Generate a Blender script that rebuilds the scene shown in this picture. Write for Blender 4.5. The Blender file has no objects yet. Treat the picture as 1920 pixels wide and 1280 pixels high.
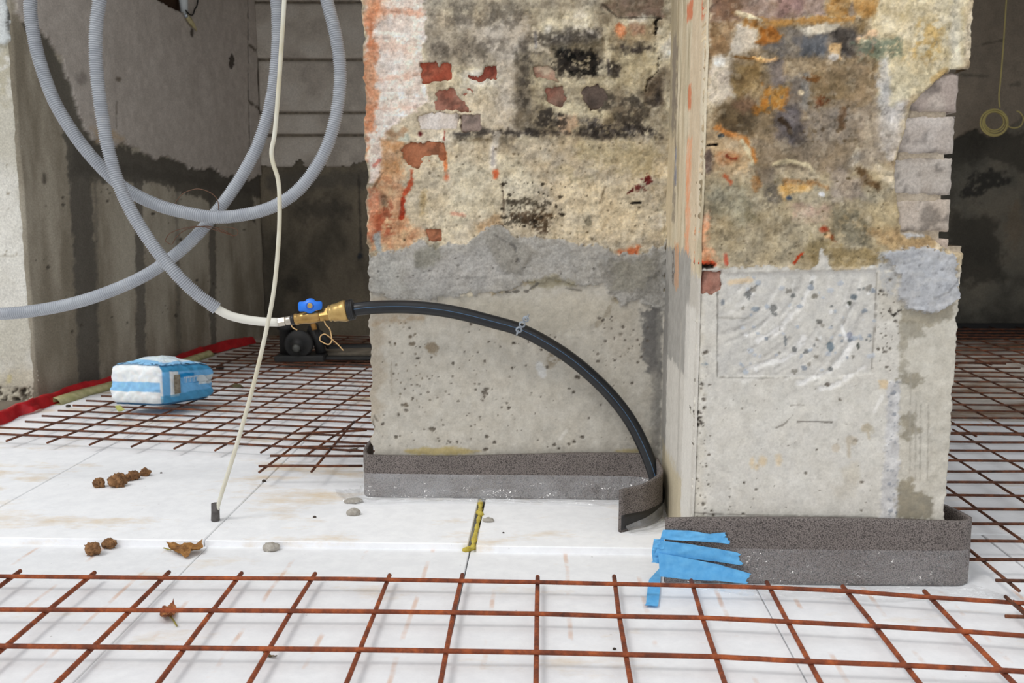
import bpy, bmesh, math, random
import numpy as np
from mathutils import Vector

random.seed(7)
R_ = np.random.RandomState(11)

# ---------------------------------------------------------------- camera
FPX, PITCH, CAMZ = 1785.0, 0.1446, 0.775
scene = bpy.context.scene
cam_d = bpy.data.cameras.new('camera')
cam = bpy.data.objects.new('camera', cam_d)
scene.collection.objects.link(cam)
cam.location = (0, 0, CAMZ)
cam.rotation_euler = (math.pi / 2 - PITCH, 0, 0)
cam_d.sensor_width = 36.0
cam_d.lens = FPX / 1920 * 36.0
cam_d.clip_start = 0.05
cam_d.dof.use_dof = True
cam_d.dof.focus_distance = 2.15
cam_d.dof.aperture_fstop = 7.0
scene.camera = cam

# ---------------------------------------------------------------- light
scene.view_settings.view_transform = 'Standard'
scene.view_settings.look = 'None'
scene.view_settings.gamma = 1.0
scene.view_settings.use_curve_mapping = False
scene.view_settings.exposure = 0.0
world = bpy.data.worlds.new('overcast_sky')
scene.world = world
world.use_nodes = True
bg = world.node_tree.nodes['Background']
bg.inputs[0].default_value = (0.95, 0.975, 1.0, 1)
bg.inputs[1].default_value = 0.97
sun_d = bpy.data.lights.new('soft_sun', 'SUN')
sun = bpy.data.objects.new('soft_sun', sun_d)
scene.collection.objects.link(sun)
sun_d.energy = 1.0
sun_d.angle = math.radians(16)
sun_d.color = (1.0, 0.97, 0.93)
sun.rotation_euler = Vector((0.58, 0.48, -1.0)).to_track_quat('-Z', 'Y').to_euler()
sun.location = (-3, -3, 5)

# ---------------------------------------------------------------- geometry helpers
FWD = Vector((0, math.cos(PITCH), -math.sin(PITCH)))
UPV = Vector((0, math.sin(PITCH), math.cos(PITCH)))
CAM = Vector((0, 0, CAMZ))

def ray(px, py):
    return FWD + Vector((1, 0, 0)) * ((px - 960) / FPX) - UPV * ((py - 640) / FPX)
def atz(px, py, z=0.0):
    d = ray(px, py); return CAM + d * ((z - CAMZ) / d.z)
def aty(px, py, Y):
    d = ray(px, py); return CAM + d * (Y / d.y)
def onplane(px, py, O, n):
    d = ray(px, py); return CAM + d * ((O - CAM).dot(n) / d.dot(n))

COL = scene.collection
def link(o, parent=None):
    COL.objects.link(o)
    if parent is not None: o.parent = parent
    return o
def tag(o, label=None, cat=None, group=None, kind=None):
    if label: o['label'] = label
    if cat: o['category'] = cat
    if group: o['group'] = group
    if kind: o['kind'] = kind
    return o
def empty(name, label=None, cat=None, group=None, kind=None):
    o = bpy.data.objects.new(name, None)
    o.empty_display_size = 0.05
    return tag(link(o), label, cat, group, kind)
def from_data(name, verts, faces, m=None, parent=None, smooth=True, cols=None):
    me = bpy.data.meshes.new(name)
    me.from_pydata([tuple(v) for v in verts], [], faces)
    if smooth: me.polygons.foreach_set('use_smooth', [True] * len(me.polygons))
    if cols is not None:
        a = me.color_attributes.new('Col', 'FLOAT_COLOR', 'POINT')
        arr = np.ones((len(verts), 4), np.float32); arr[:, :3] = cols
        a.data.foreach_set('color', arr.ravel())
    me.update()
    if m: me.materials.append(m)
    return link(bpy.data.objects.new(name, me), parent)
def from_bm(name, bm, m=None, parent=None, smooth=True):
    me = bpy.data.meshes.new(name)
    bmesh.ops.recalc_face_normals(bm, faces=bm.faces)
    bm.to_mesh(me); bm.free()
    if smooth: me.polygons.foreach_set('use_smooth', [True] * len(me.polygons))
    if m: me.materials.append(m)
    return link(bpy.data.objects.new(name, me), parent)

def frames(pts):
    """parallel-transport frames along a polyline"""
    n = len(pts); T = []
    for i in range(n):
        t = pts[min(i + 1, n - 1)] - pts[max(i - 1, 0)]
        T.append(t.normalized())
    a = Vector((0, 0, 1)) if abs(T[0].z) < 0.9 else Vector((1, 0, 0))
    N = (a - T[0] * a.dot(T[0])).normalized(); out = []
    for t in T:
        N = (N - t * N.dot(t)).normalized()
        out.append((t, N, t.cross(N)))
    return out
def sweep(pts, rad, sides=8, cap=True, vs=None, fs=None):
    """tube along pts; rad is a number or a list"""
    vs = [] if vs is None else vs; fs = [] if fs is None else fs
    b0 = len(vs); fr = frames(pts); n = len(pts)
    for i, p in enumerate(pts):
        r = rad[i] if hasattr(rad, '__len__') else rad
        t, N, B = fr[i]
        for k in range(sides):
            a = 2 * math.pi * k / sides
            vs.append(p + N * (r * math.cos(a)) + B * (r * math.sin(a)))
    for i in range(n - 1):
        for k in range(sides):
            k2 = (k + 1) % sides
            fs.append((b0 + i * sides + k, b0 + i * sides + k2, b0 + (i + 1) * sides + k2, b0 + (i + 1) * sides + k))
    if cap:
        fs.append(tuple(b0 + k for k in range(sides))[::-1])
        fs.append(tuple(b0 + (n - 1) * sides + k for k in range(sides)))
    return vs, fs
def tube(name, pts, rad, m, parent=None, sides=8, cap=True):
    vs, fs = sweep(pts, rad, sides, cap)
    return from_data(name, vs, fs, m, parent)
def spline(pts, step):
    """Catmull-Rom through pts, resampled at equal arc steps"""
    P = [pts[0] * 2 - pts[1]] + list(pts) + [pts[-1] * 2 - pts[-2]]
    fine = []
    for i in range(1, len(P) - 2):
        p0, p1, p2, p3 = P[i - 1:i + 3]
        for k in range(24):
            t = k / 24
            fine.append(0.5 * ((2 * p1) + (p2 - p0) * t + (2 * p0 - 5 * p1 + 4 * p2 - p3) * t * t + (3 * p1 - p0 - 3 * p2 + p3) * t ** 3))
    fine.append(pts[-1].copy())
    out = [fine[0]]; acc = 0.0
    for a, b in zip(fine, fine[1:]):
        L = (b - a).length
        while acc + L >= step:
            a = a + (b - a) * ((step - acc) / max(L, 1e-9)); out.append(a.copy()); L = (b - a).length; acc = 0.0
        acc += L
    return out
def lathe(name, axis_pts_r, O, ax, m, parent=None, sides=20, flat=False):
    """profile [(t, r)] revolved about the axis through O along ax"""
    ax = ax.normalized()
    a = Vector((0, 0, 1)) if abs(ax.z) < 0.9 else Vector((1, 0, 0))
    N = (a - ax * a.dot(ax)).normalized(); B = ax.cross(N)
    vs = []; fs = []
    for t, r in axis_pts_r:
        for k in range(sides):
            an = 2 * math.pi * (k + 0.5) / sides
            vs.append(O + ax * t + N * (r * math.cos(an)) + B * (r * math.sin(an)))
    n = len(axis_pts_r)
    for i in range(n - 1):
        for k in range(sides):
            k2 = (k + 1) % sides
            fs.append((i * sides + k, i * sides + k2, (i + 1) * sides + k2, (i + 1) * sides + k))
    fs.append(tuple(range(sides))[::-1]); fs.append(tuple((n - 1) * sides + k for k in range(sides)))
    return from_data(name, vs, fs, m, parent, smooth=not flat)
def box(name, x0, x1, y0, y1, z0, z1, m, parent=None, bev=0.0, seg=1):
    bm = bmesh.new(); bmesh.ops.create_cube(bm, size=1)
    for v in bm.verts:
        v.co = Vector((x0 if v.co.x < 0 else x1, y0 if v.co.y < 0 else y1, z0 if v.co.z < 0 else z1))
    if bev: bmesh.ops.bevel(bm, geom=list(bm.edges), offset=bev, segments=seg, affect='EDGES')
    return from_bm(name, bm, m, parent, smooth=False)

# ---------------------------------------------------------------- numpy noise
TAB = R_.rand(512, 512).astype(np.float32)
def vnoise(x, y, seed=0):
    x = x + seed * 37.13; y = y + seed * 91.7
    xi = np.floor(x).astype(np.int64); yi = np.floor(y).astype(np.int64)
    fx = x - xi; fy = y - yi
    fx = fx * fx * (3 - 2 * fx); fy = fy * fy * (3 - 2 * fy)
    x0 = xi & 511; x1 = (xi + 1) & 511; y0 = yi & 511; y1 = (yi + 1) & 511
    return (TAB[x0, y0] * (1 - fx) + TAB[x1, y0] * fx) * (1 - fy) + (TAB[x0, y1] * (1 - fx) + TAB[x1, y1] * fx) * fy
def fbm(x, y, octv=4, seed=0):
    s = 0; a = 1.0; tot = 0
    for i in range(octv):
        s = s + a * vnoise(x * 2 ** i, y * 2 ** i, seed + i * 3); tot += a; a *= 0.55
    return s / tot
def smooth(a, b, x):
    t = np.clip((x - a) / (b - a), 0, 1); return t * t * (3 - 2 * t)
def lin(c):
    c = np.clip(np.asarray(c, np.float32), 0, 1)
    return np.where(c <= 0.04045, c / 12.92, ((c + 0.055) / 1.055) ** 2.4)
def rgb(r, g, b):
    return np.array((r, g, b), np.float32) / 255.0

GAIN = 1.12     # photograph tone -> albedo for every painted face

class Face:
    """A wall face as a fine relief grid in its own metric (u, v) frame: colour, relief and region per vertex."""
    def __init__(s, O, u, n, u0, u1, v0, v1, su, sv, base, v=Vector((0, 0, 1))):
        s.O, s.u, s.n, s.v = Vector(O), Vector(u).normalized(), Vector(n).normalized(), v
        s.nu = int((u1 - u0) / su) + 1; s.nv = int((v1 - v0) / sv) + 1
        gu = np.linspace(u0, u1, s.nu); gv = np.linspace(v0, v1, s.nv)
        s.U, s.V = [a.ravel() for a in np.meshgrid(gu, gv)]
        s.N = s.U.size
        s.k = ((s.O - CAM).length) / FPX
        s.c = np.tile(base, (s.N, 1)).astype(np.float32)
        s.h = np.zeros(s.N); s.du = np.zeros(s.N); s.reg = np.zeros(s.N, np.int8)
        s.seed = 0; s.sat0 = 0.72
    def uv(s, p):
        q = onplane(p[0], p[1], s.O, s.n) - s.O
        return q.dot(s.u), q.dot(s.v)
    def nz(s, scale, octv=4, seed=0, sx=1.0, sy=1.0):
        return fbm(s.U / (scale * sx), s.V / (scale * sy), octv, seed)
    def tint(s, cols, scale, seed=0, amount=1.0, octv=5, sx=1.0, sy=1.0, contrast=1.0):
        f = np.clip((s.nz(scale, octv, seed, sx, sy) - 0.5) * 2.6 * contrast + 0.5, 0, 0.9999) * (len(cols) - 1)
        i = f.astype(int); t = (f - i)[:, None]; C = np.array(cols)
        s.c += (C[i] * (1 - t) + C[i + 1] * t - s.c) * amount
    def _put(s, idx, d, col, op, soft, warp, ws, brk, bs, h, reg, cols):
        s.seed += 1
        U, V, k = s.U[idx], s.V[idx], s.k
        if warp: d = d + warp * 2.2 * (fbm(U / (ws * k), V / (ws * k), 4, s.seed) - 0.5) + warp * 0.9 * (fbm(U / (4.5 * k), V / (4.5 * k), 2, s.seed + 31) - 0.5)
        m = smooth(-soft, soft, d)
        if brk is not None:
            m = m * smooth(brk - 0.08, brk + 0.08, fbm(U / (bs * k), V / (bs * k), 4, s.seed + 50))
        if col is not None:
            C = col
            if cols is not None:
                f = np.clip((fbm(U / (14 * k), V / (14 * k), 4, s.seed + 9) - 0.5) * 2.4 + 0.5, 0, 1)[:, None]
                C = col * (1 - f) + cols * f
            s.c[idx] += (C - s.c[idx]) * (m * op)[:, None]
        if h: s.h[idx] += m * h
        if reg is not None: s.reg[idx[m > 0.5]] = reg
    def _bbox(s, P, pad):
        pad = pad * s.k
        return np.where((s.U > P[:, 0].min() - pad) & (s.U < P[:, 0].max() + pad) & (s.V > P[:, 1].min() - pad) & (s.V < P[:, 1].max() + pad))[0]
    def poly(s, pts, col=None, op=1.0, soft=3, warp=6, ws=14, brk=None, bs=8, h=0, reg=None, cols=None):
        P = np.array([s.uv(p) for p in pts]); idx = s._bbox(P, soft + warp + 2)
        if not idx.size: return
        x, y = s.U[idx], s.V[idx]; ins = np.zeros(idx.size, bool); dm = np.full(idx.size, 1e9)
        for (ax, ay), (bx, by) in zip(P, np.roll(P, -1, 0)):
            cr = ((ay > y) != (by > y)) & (x < (bx - ax) * (y - ay) / ((by - ay) if by != ay else 1e-12) + ax)
            ins ^= cr
            L = (bx - ax) ** 2 + (by - ay) ** 2 + 1e-12
            t = np.clip(((x - ax) * (bx - ax) + (y - ay) * (by - ay)) / L, 0, 1)
            dm = np.minimum(dm, (x - ax - t * (bx - ax)) ** 2 + (y - ay - t * (by - ay)) ** 2)
        d = np.sqrt(dm) / s.k * np.where(ins, 1, -1)
        s._put(idx, d, col, op, soft, warp, ws, brk, bs, h, reg, cols)
    def line(s, pts, r, col=None, op=1.0, soft=1.5, warp=2, ws=10, brk=None, bs=8, h=0, reg=None, cols=None):
        P = np.array([s.uv(p) for p in pts]); idx = s._bbox(P, r + soft + warp + 2)
        if not idx.size: return
        x, y = s.U[idx], s.V[idx]; dm = np.full(idx.size, 1e9)
        for (ax, ay), (bx, by) in zip(P, P[1:]):
            L = (bx - ax) ** 2 + (by - ay) ** 2 + 1e-12
            t = np.clip(((x - ax) * (bx - ax) + (y - ay) * (by - ay)) / L, 0, 1)
            dm = np.minimum(dm, (x - ax - t * (bx - ax)) ** 2 + (y - ay - t * (by - ay)) ** 2)
        s._put(idx, r - np.sqrt(dm) / s.k, col, op, soft, warp, ws, brk, bs, h, reg, cols)
    def ell(s, cx, cy, rx, ry, col=None, **kw):
        a = [(cx + rx * math.cos(t), cy + ry * math.sin(t)) for t in np.linspace(0, 2 * math.pi, 15)[:-1]]
        s.poly(a, col, **kw)
    def dots(s, n, region, rmin, rmax, col, h=0, op=0.9, seed=1):
        rr = random.Random(seed); x0, y0, x1, y1 = region
        for _ in range(n):
            r = rmin + (rmax - rmin) * rr.random() ** 3
            s.ell(rr.uniform(x0, x1), rr.uniform(y0, y1), r * rr.uniform(0.8, 1.5), r, col, op=op, soft=0.8, warp=r * 0.5, ws=4, h=h * min(1, r / 3))
    def weather(s, sel, amp=1.0, streak=0.0):
        """old-plaster variation: mottling, darker pits and pale flakes"""
        n1, n2, n3, n4 = s.nz(0.022, 5, 201), s.nz(0.0075, 3, 203), s.nz(0.04, 4, 205), s.nz(0.013, 4, 207)
        lum = 1 + amp * (0.75 * (n1 - 0.5) + 0.5 * (n2 - 0.5))
        if streak: lum = lum + streak * (s.nz(0.006, 4, 209, 14, 1.0) - 0.5)
        pit = smooth(0.60, 0.70, s.nz(0.009, 4, 211)) * 0.30 * amp
        w = sel.astype(float)[:, None]
        c = s.c * (lum * (1 - pit))[:, None] + (n3 - 0.5)[:, None] * amp * np.array((0.10, 0.02, -0.10))
        fl = (smooth(0.60, 0.68, n4) * 0.42 * amp)[:, None]
        c = c + (rgb(216, 207, 188) - c) * fl
        s.c += ((c - s.c) * w).astype(np.float32); s.h += sel * (fl[:, 0] * 0.003 - pit * 0.004)
    def build(s, names, m, parent, skirt=0.05, labels=None, alt={}):
        """one mesh per region; the grid's rim is turned back by the depth of the skirt"""
        nu, nv = s.nu, s.nv
        u = np.array(s.u); v = np.array(s.v); n = np.array(s.n); O = np.array(s.O)
        P = O + (s.U + s.du)[:, None] * u + s.V[:, None] * v + s.h[:, None] * n
        I = np.arange(s.N).reshape(nv, nu)
        q = np.stack([I[:-1, :-1], I[:-1, 1:], I[1:, 1:], I[1:, :-1]], -1).reshape(-1, 4)
        rim = np.concatenate([I[0, :], I[1:, -1], I[-1, -2::-1], I[-2:0:-1, 0]])
        B = P[rim] - n * (skirt + s.h[rim][:, None] * 0)
        allP = np.concatenate([P, B]); allC = np.concatenate([s.c, s.c[rim]])
        kidx = s.N + np.arange(rim.size)
        sk = np.stack([rim, kidx, np.roll(kidx, -1), np.roll(rim, -1)], -1)
        flip = np.cross(u, v).dot(n) < 0
        allf = np.concatenate([q, sk])
        if flip: allf = allf[:, ::-1]
        freg = s.reg[allf[:, 0] if not flip else allf[:, 3]]
        first = np.concatenate([q[:, 0], sk[:, 0]]); freg = s.reg[first]
        g_ = allC.mean(1, keepdims=True); sat = allC.max(1) - allC.min(1)
        allC = g_ + (allC - g_) * np.where(np.concatenate([s.reg, s.reg[rim]]) == 0, s.sat0, 0.70)[:, None]
        L = lin(allC) * GAIN
        out = []
        for r, nm in enumerate(names):
            f = allf[freg == r]
            if not f.size: continue
            used, inv = np.unique(f.ravel(), return_inverse=True)
            me = bpy.data.meshes.new(nm)
            me.vertices.add(used.size); me.vertices.foreach_set('co', allP[used].astype(np.float32).ravel())
            me.loops.add(inv.size); me.loops.foreach_set('vertex_index', inv.astype(np.int32))
            me.polygons.add(len(f)); me.polygons.foreach_set('loop_start', np.arange(0, inv.size, 4, dtype=np.int32))
            me.polygons.foreach_set('loop_total', np.full(len(f), 4, np.int32))
            me.polygons.foreach_set('use_smooth', np.ones(len(f), bool))
            me.update(calc_edges=True)
            a = me.color_attributes.new('Col', 'FLOAT_COLOR', 'POINT')
            arr = np.ones((used.size, 4), np.float32); arr[:, :3] = np.clip(L[used], 0, 0.92)
            a.data.foreach_set('color', arr.ravel())
            me.materials.append(alt.get(r, m))
            o = link(bpy.data.objects.new(nm, me), parent)
            if labels and labels[r]: o['label'] = labels[r]
            out.append(o)
        return out

# ---------------------------------------------------------------- materials
def nmat(name):
    m = bpy.data.materials.new(name); m.use_nodes = True
    nt = m.node_tree; return m, nt, nt.nodes['Principled BSDF']
def bump(nt, height, bsdf, strength=0.3, dist=0.002):
    b = nt.nodes.new('ShaderNodeBump'); b.inputs['Strength'].default_value = strength; b.inputs['Distance'].default_value = dist
    nt.links.new(height, b.inputs['Height']); nt.links.new(b.outputs[0], bsdf.inputs['Normal']); return b
def noise(nt, scale, detail=4, rough=0.55, vec=None):
    t = nt.nodes.new('ShaderNodeTexNoise'); t.inputs['Scale'].default_value = scale
    t.inputs['Detail'].default_value = detail; t.inputs['Roughness'].default_value = rough
    if vec is None:
        c = nt.nodes.new('ShaderNodeTexCoord'); vec = c.outputs['Object']
    nt.links.new(vec, t.inputs['Vector']); return t
def ramp(nt, fac, stops):
    r = nt.nodes.new('ShaderNodeValToRGB'); e = r.color_ramp.elements
    while len(e) < len(stops): e.new(0.5)
    for i, (p, c) in enumerate(stops):
        e[i].position = p; e[i].color = tuple(c) + (1,)
    nt.links.new(fac, r.inputs['Fac']); return r
def mixc(nt, a, b, fac, mode='MIX'):
    x = nt.nodes.new('ShaderNodeMix'); x.data_type = 'RGBA'; x.blend_type = mode
    for sock, val in ((x.inputs[0], fac), (x.inputs[6], a), (x.inputs[7], b)):
        if hasattr(val, 'links'): nt.links.new(val, sock)
        else: sock.default_value = val
    return x.outputs[2]
def L3(r, g, b):
    return tuple(float(x) for x in lin(rgb(r, g, b)))
def simple(name, c, rough=0.6, metal=0.0, c2=None, nscale=30, bstr=0.0, bscale=120, bdist=0.001, spec=0.5, detail=4):
    m, nt, b = nmat(name)
    b.inputs['Roughness'].default_value = rough; b.inputs['Metallic'].default_value = metal
    b.inputs['Specular IOR Level'].default_value = spec
    if c2 is None: b.inputs['Base Color'].default_value = L3(*c) + (1,)
    else:
        r = ramp(nt, noise(nt, nscale, detail).outputs['Fac'], [(0.35, L3(*c)), (0.65, L3(*c2))])
        nt.links.new(r.outputs[0], b.inputs['Base Color'])
    if bstr: bump(nt, noise(nt, bscale, 4).outputs['Fac'], b, bstr, bdist)
    return m
def painted(name, rough=0.92, grain=170, gstr=0.5, mottle=0.16, bdist=0.0018):
    """the grid's own colours, broken up by fine grain"""
    m, nt, b = nmat(name)
    b.inputs['Roughness'].default_value = rough; b.inputs['Specular IOR Level'].default_value = 0.25
    a = nt.nodes.new('ShaderNodeVertexColor'); a.layer_name = 'Col'
    n1 = noise(nt, grain, 5, 0.65); n2 = noise(nt, grain * 0.22, 5, 0.6)
    lo, hi = 1 - mottle * 1.6, 1 + mottle * 0.9
    r1 = ramp(nt, n1.outputs['Fac'], [(0.3, (lo, lo, lo)), (0.68, (hi, hi, hi))])
    r2 = ramp(nt, n2.outputs['Fac'], [(0.3, (0.95, 0.945, 0.94)), (0.7, (1.03, 1.03, 1.03))])
    c = mixc(nt, a.outputs['Color'], r1.outputs[0], 1.0, 'MULTIPLY')
    c = mixc(nt, c, r2.outputs[0], 1.0, 'MULTIPLY')
    nt.links.new(c, b.inputs['Base Color'])
    bump(nt, n1.outputs['Fac'], b, gstr, bdist)
    return m

M_wall = painted('weathered_masonry')
M_smooth = painted('cast_concrete', grain=220, gstr=0.22, mottle=0.07, bdist=0.001)

# ================================================================ the setting
YAWB = 0.0371
UB = Vector((math.cos(YAWB), -math.sin(YAWB), 0)); WB = Vector((math.sin(YAWB), math.cos(YAWB), 0))
ZB = 0.015                                     # top of the upper insulation boards

def prism(name, O, u, w, u0, u1, w0, w1, z0, z1, m, parent=None, bev=0.0):
    bm = bmesh.new(); bmesh.ops.create_cube(bm, size=1)
    for v in bm.verts:
        a = u0 if v.co.x < 0 else u1; b = w0 if v.co.y < 0 else w1; c = z0 if v.co.z < 0 else z1
        p = O + u * a + w * b; v.co = Vector((p.x, p.y, c))
    if bev: bmesh.ops.bevel(bm, geom=list(bm.edges), offset=bev, segments=1, affect='EDGES')
    return from_bm(name, bm, m, parent, smooth=False)

def board_material(name, base, stain, lo, hi, speck=0.5, rust=0.0):
    m, nt, b = nmat(name)
    b.inputs['Roughness'].default_value = 0.75; b.inputs['Specular IOR Level'].default_value = 0.3
    tc = nt.nodes.new('ShaderNodeTexCoord'); mp = nt.nodes.new('ShaderNodeMapping')
    mp.inputs['Scale'].default_value = (0.7, 1.5, 1); nt.links.new(tc.outputs['Object'], mp.inputs['Vector'])
    n = noise(nt, 3.4, 9, 0.68, mp.outputs['Vector'])
    f = ramp(nt, n.outputs['Fac'], [(lo, (0, 0, 0)), (hi, (1, 1, 1))])
    c = mixc(nt, L3(*base) + (1,), L3(*stain) + (1,), f.outputs[0])
    if rust:
        mr = nt.nodes.new('ShaderNodeMapping'); mr.inputs['Rotation'].default_value = (0, 0, YAWB); mr.inputs['Location'].default_value = (0.03, 0, 0)
        nt.links.new(tc.outputs['Object'], mr.inputs['Vector'])
        wv = nt.nodes.new('ShaderNodeTexWave'); wv.inputs['Scale'].default_value = 0.314 / 0.15; wv.inputs['Distortion'].default_value = 0.25; wv.inputs['Detail Scale'].default_value = 3
        nt.links.new(mr.outputs[0], wv.inputs['Vector'])
        f4 = ramp(nt, wv.outputs['Fac'], [(0.985, (0, 0, 0)), (0.999, (1, 1, 1))])
        n5 = noise(nt, 7, 4, 0.6); f5 = ramp(nt, n5.outputs['Fac'], [(0.5, (0, 0, 0)), (0.62, (1, 1, 1))])
        f6 = mixc(nt, f4.outputs[0], f5.outputs[0], 1.0, 'MULTIPLY'); mm = mixc(nt, (0, 0, 0, 1), f6, rust)
        c = mixc(nt, c, L3(214, 164, 124) + (1,), mm)
    n2 = noise(nt, 24, 6, 0.7)
    f2 = ramp(nt, n2.outputs['Fac'], [(0.4, (0.93, 0.93, 0.935)), (0.62, (1, 1, 1))])
    c = mixc(nt, c, f2.outputs[0], 1.0, 'MULTIPLY')
    n3 = noise(nt, 75, 3, 0.5)
    f3 = ramp(nt, n3.outputs['Fac'], [(0.73, (1, 1, 1)), (0.77, (0.45, 0.42, 0.4))])
    c = mixc(nt, c, f3.outputs[0], speck, 'MULTIPLY')
    nt.links.new(c, b.inputs['Base Color'])
    v = nt.nodes.new('ShaderNodeTexVoronoi'); v.inputs['Scale'].default_value = 190
    nt.links.new(tc.outputs['Object'], v.inputs['Vector'])
    bump(nt, v.outputs['Distance'], b, 0.12, 0.001)
    return m
M_board = board_material('white_insulation_front', (240, 241, 243), (222, 204, 178), 0.58, 0.76, 0.6, 0.55)
M_board_up = board_material('white_insulation_upper', (252, 253, 255), (228, 206, 172), 0.53, 0.70)
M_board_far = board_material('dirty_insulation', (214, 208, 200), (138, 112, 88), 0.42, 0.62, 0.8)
M_slab = simple('concrete_slab', (150, 146, 138), 0.9, c2=(170, 166, 158), nscale=3)
M_core = simple('rough_mortar', (150, 138, 122), 0.95, c2=(110, 102, 92), nscale=40, bstr=0.6, bscale=60, bdist=0.004)
M_plain = simple('old_plaster', (176, 166, 150), 0.95, c2=(150, 140, 126), nscale=6)
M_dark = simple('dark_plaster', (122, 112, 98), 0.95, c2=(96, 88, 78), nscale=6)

floor = box('floor', -14, 14, -14, 7, -0.3, -0.06, M_slab)
tag(floor, 'bare concrete slab under the white insulation boards', 'floor', kind='structure')

# ---- insulation boards: the front level, and the upper level behind the step
pu = lambda px, py, z: atz(px, py, z).dot(UB)
pw = lambda px, py, z: atz(px, py, z).dot(WB)
step_w = pw(870, 1031, 0.0)
u_low = pu(868, 1090, 0.0)
for i in range(-4, 6):
    for j, (a, b) in enumerate([(-2.4, -1.2), (-1.2, 0.0)]):
        w0, w1 = step_w + 0.15 + a, step_w + 0.15 + b
        prism('insulation_board', Vector(), UB, WB, u_low + i * 0.6 + 0.0015, u_low + (i + 1) * 0.6 - 0.0015, w0 + 0.001, w1 - 0.001, -0.06, 0.0 - 0.0008 * ((i * 7 + j) % 3), M_board, floor, 0.0015)
uA = pu(392, 1003, ZB); uB = pu(893, 985, ZB)
edges = [uA - 1.8, uA - 1.2, uA - 0.6, uA, uB - 0.006, None, uB + 0.007, 0.40]
lims = [(uA - 2.4, uA - 1.8), (uA - 1.8, uA - 1.2), (uA - 1.2, uA - 0.6), (uA - 0.6, uA), (uA, uB - 0.008), (uB + 0.008, 0.395)]
for k, (a, b) in enumerate(lims):
    for j in range(3):
        w0 = step_w + j * 1.2 + (0.012 if k == 5 and j == 0 else 0) * -1; w1 = step_w + (j + 1) * 1.2
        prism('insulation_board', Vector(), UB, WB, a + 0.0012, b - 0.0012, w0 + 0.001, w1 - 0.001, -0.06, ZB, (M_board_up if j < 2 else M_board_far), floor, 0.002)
for k in range(6):                              # right of the pillar
    for j in range(3):
        a = 0.40 + k * 0.6; w0 = step_w + 0.15 + j * 1.2
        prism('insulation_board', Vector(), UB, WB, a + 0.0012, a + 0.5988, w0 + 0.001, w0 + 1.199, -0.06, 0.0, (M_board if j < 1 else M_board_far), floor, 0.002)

# ---------------------------------------------------------------- the L-shaped masonry pillar
AP = 0.03
UP_ = Vector((math.cos(AP), -math.sin(AP), 0)); WP = Vector((math.sin(AP), math.cos(AP), 0))
C0 = aty(1297, 973, 1.885); C0.z = 0
O_f = C0.copy(); O_r = C0 + WP * 0.505
pillar = empty('masonry_pillar', 'L-shaped brick and concrete pillar of stained plaster standing between the two dark rooms', 'pillar', kind='structure')

# ---- recessed face
f = Face(O_r, UP_, -WP, -0.80, 0.012, -0.01, 1.72, 0.0031, 0.0031, rgb(188, 177, 154))
ul = f.uv((694, 700))[0]
f = Face(O_r, UP_, -WP, ul, 0.012, -0.01, 1.72, 0.0029, 0.0029, rgb(188, 177, 154))
f.tint([rgb(150, 138, 118), rgb(184, 172, 148), rgb(204, 192, 164), rgb(214, 206, 190)], 0.07, 1, 1.0)
f.h += (f.nz(0.035, 5, 3) - 0.5) * 0.010 + (f.nz(0.012, 3, 5) - 0.5) * 0.004
# upper plaster
f.poly([(796, -60), (985, -60), (985, 118), (940, 128), (796, 122)], rgb(158, 147, 130), 0.85, 10, 14, 30, cols=rgb(178, 166, 148))
f.poly([(800, -60), (1240, -60), (1240, 20), (980, 30), (800, 20)], rgb(184, 174, 152), 0.7, 10, 20, 40)
f.line([(820, 8), (970, 10), (1130, 6)], 6, rgb(140, 130, 116), 0.5, 6, 6)
f.line([(815, 95), (960, 75), (1110, 66)], 7, rgb(128, 119, 108), 0.55, 6, 10)
f.poly([(880, 50), (985, 40), (975, 250), (925, 245), (930, 130)], rgb(196, 186, 172), 0.8, 12, 16, 30)
f.poly([(760, 160), (930, 160), (950, 250), (700, 258)], rgb(196, 182, 158), 0.75, 10, 16, 30)
f.poly([(700, -60), (798, -60), (792, 118), (800, 190), (778, 214), (735, 236), (722, 262), (712, 330), (690, 345), (690, -60)], rgb(222, 204, 190), 1, 3, 10, 20, cols=rgb(226, 215, 206))
f.line([(700, 20), (792, 26)], 5, rgb(206, 150, 122), 0.7, 5, 8); f.line([(700, 150), (790, 140)], 4, rgb(214, 170, 146), 0.6, 5, 8)
f.line([(700, 205), (780, 200)], 4, rgb(212, 172, 150), 0.5, 5, 8); f.line([(700, 80), (770, 90)], 9, rgb(216, 178, 156), 0.5, 6, 10)
f.poly([(684, -60), (712, -60), (706, 60), (709, 160), (703, 240), (690, 300), (684, 300)], rgb(208, 132, 92), 0.9, 7, 12, 16, cols=rgb(220, 164, 128))
f.poly([(700, -60), (740, -60), (724, 30), (708, 40)], rgb(206, 146, 112), 0.5, 10, 14)
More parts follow.
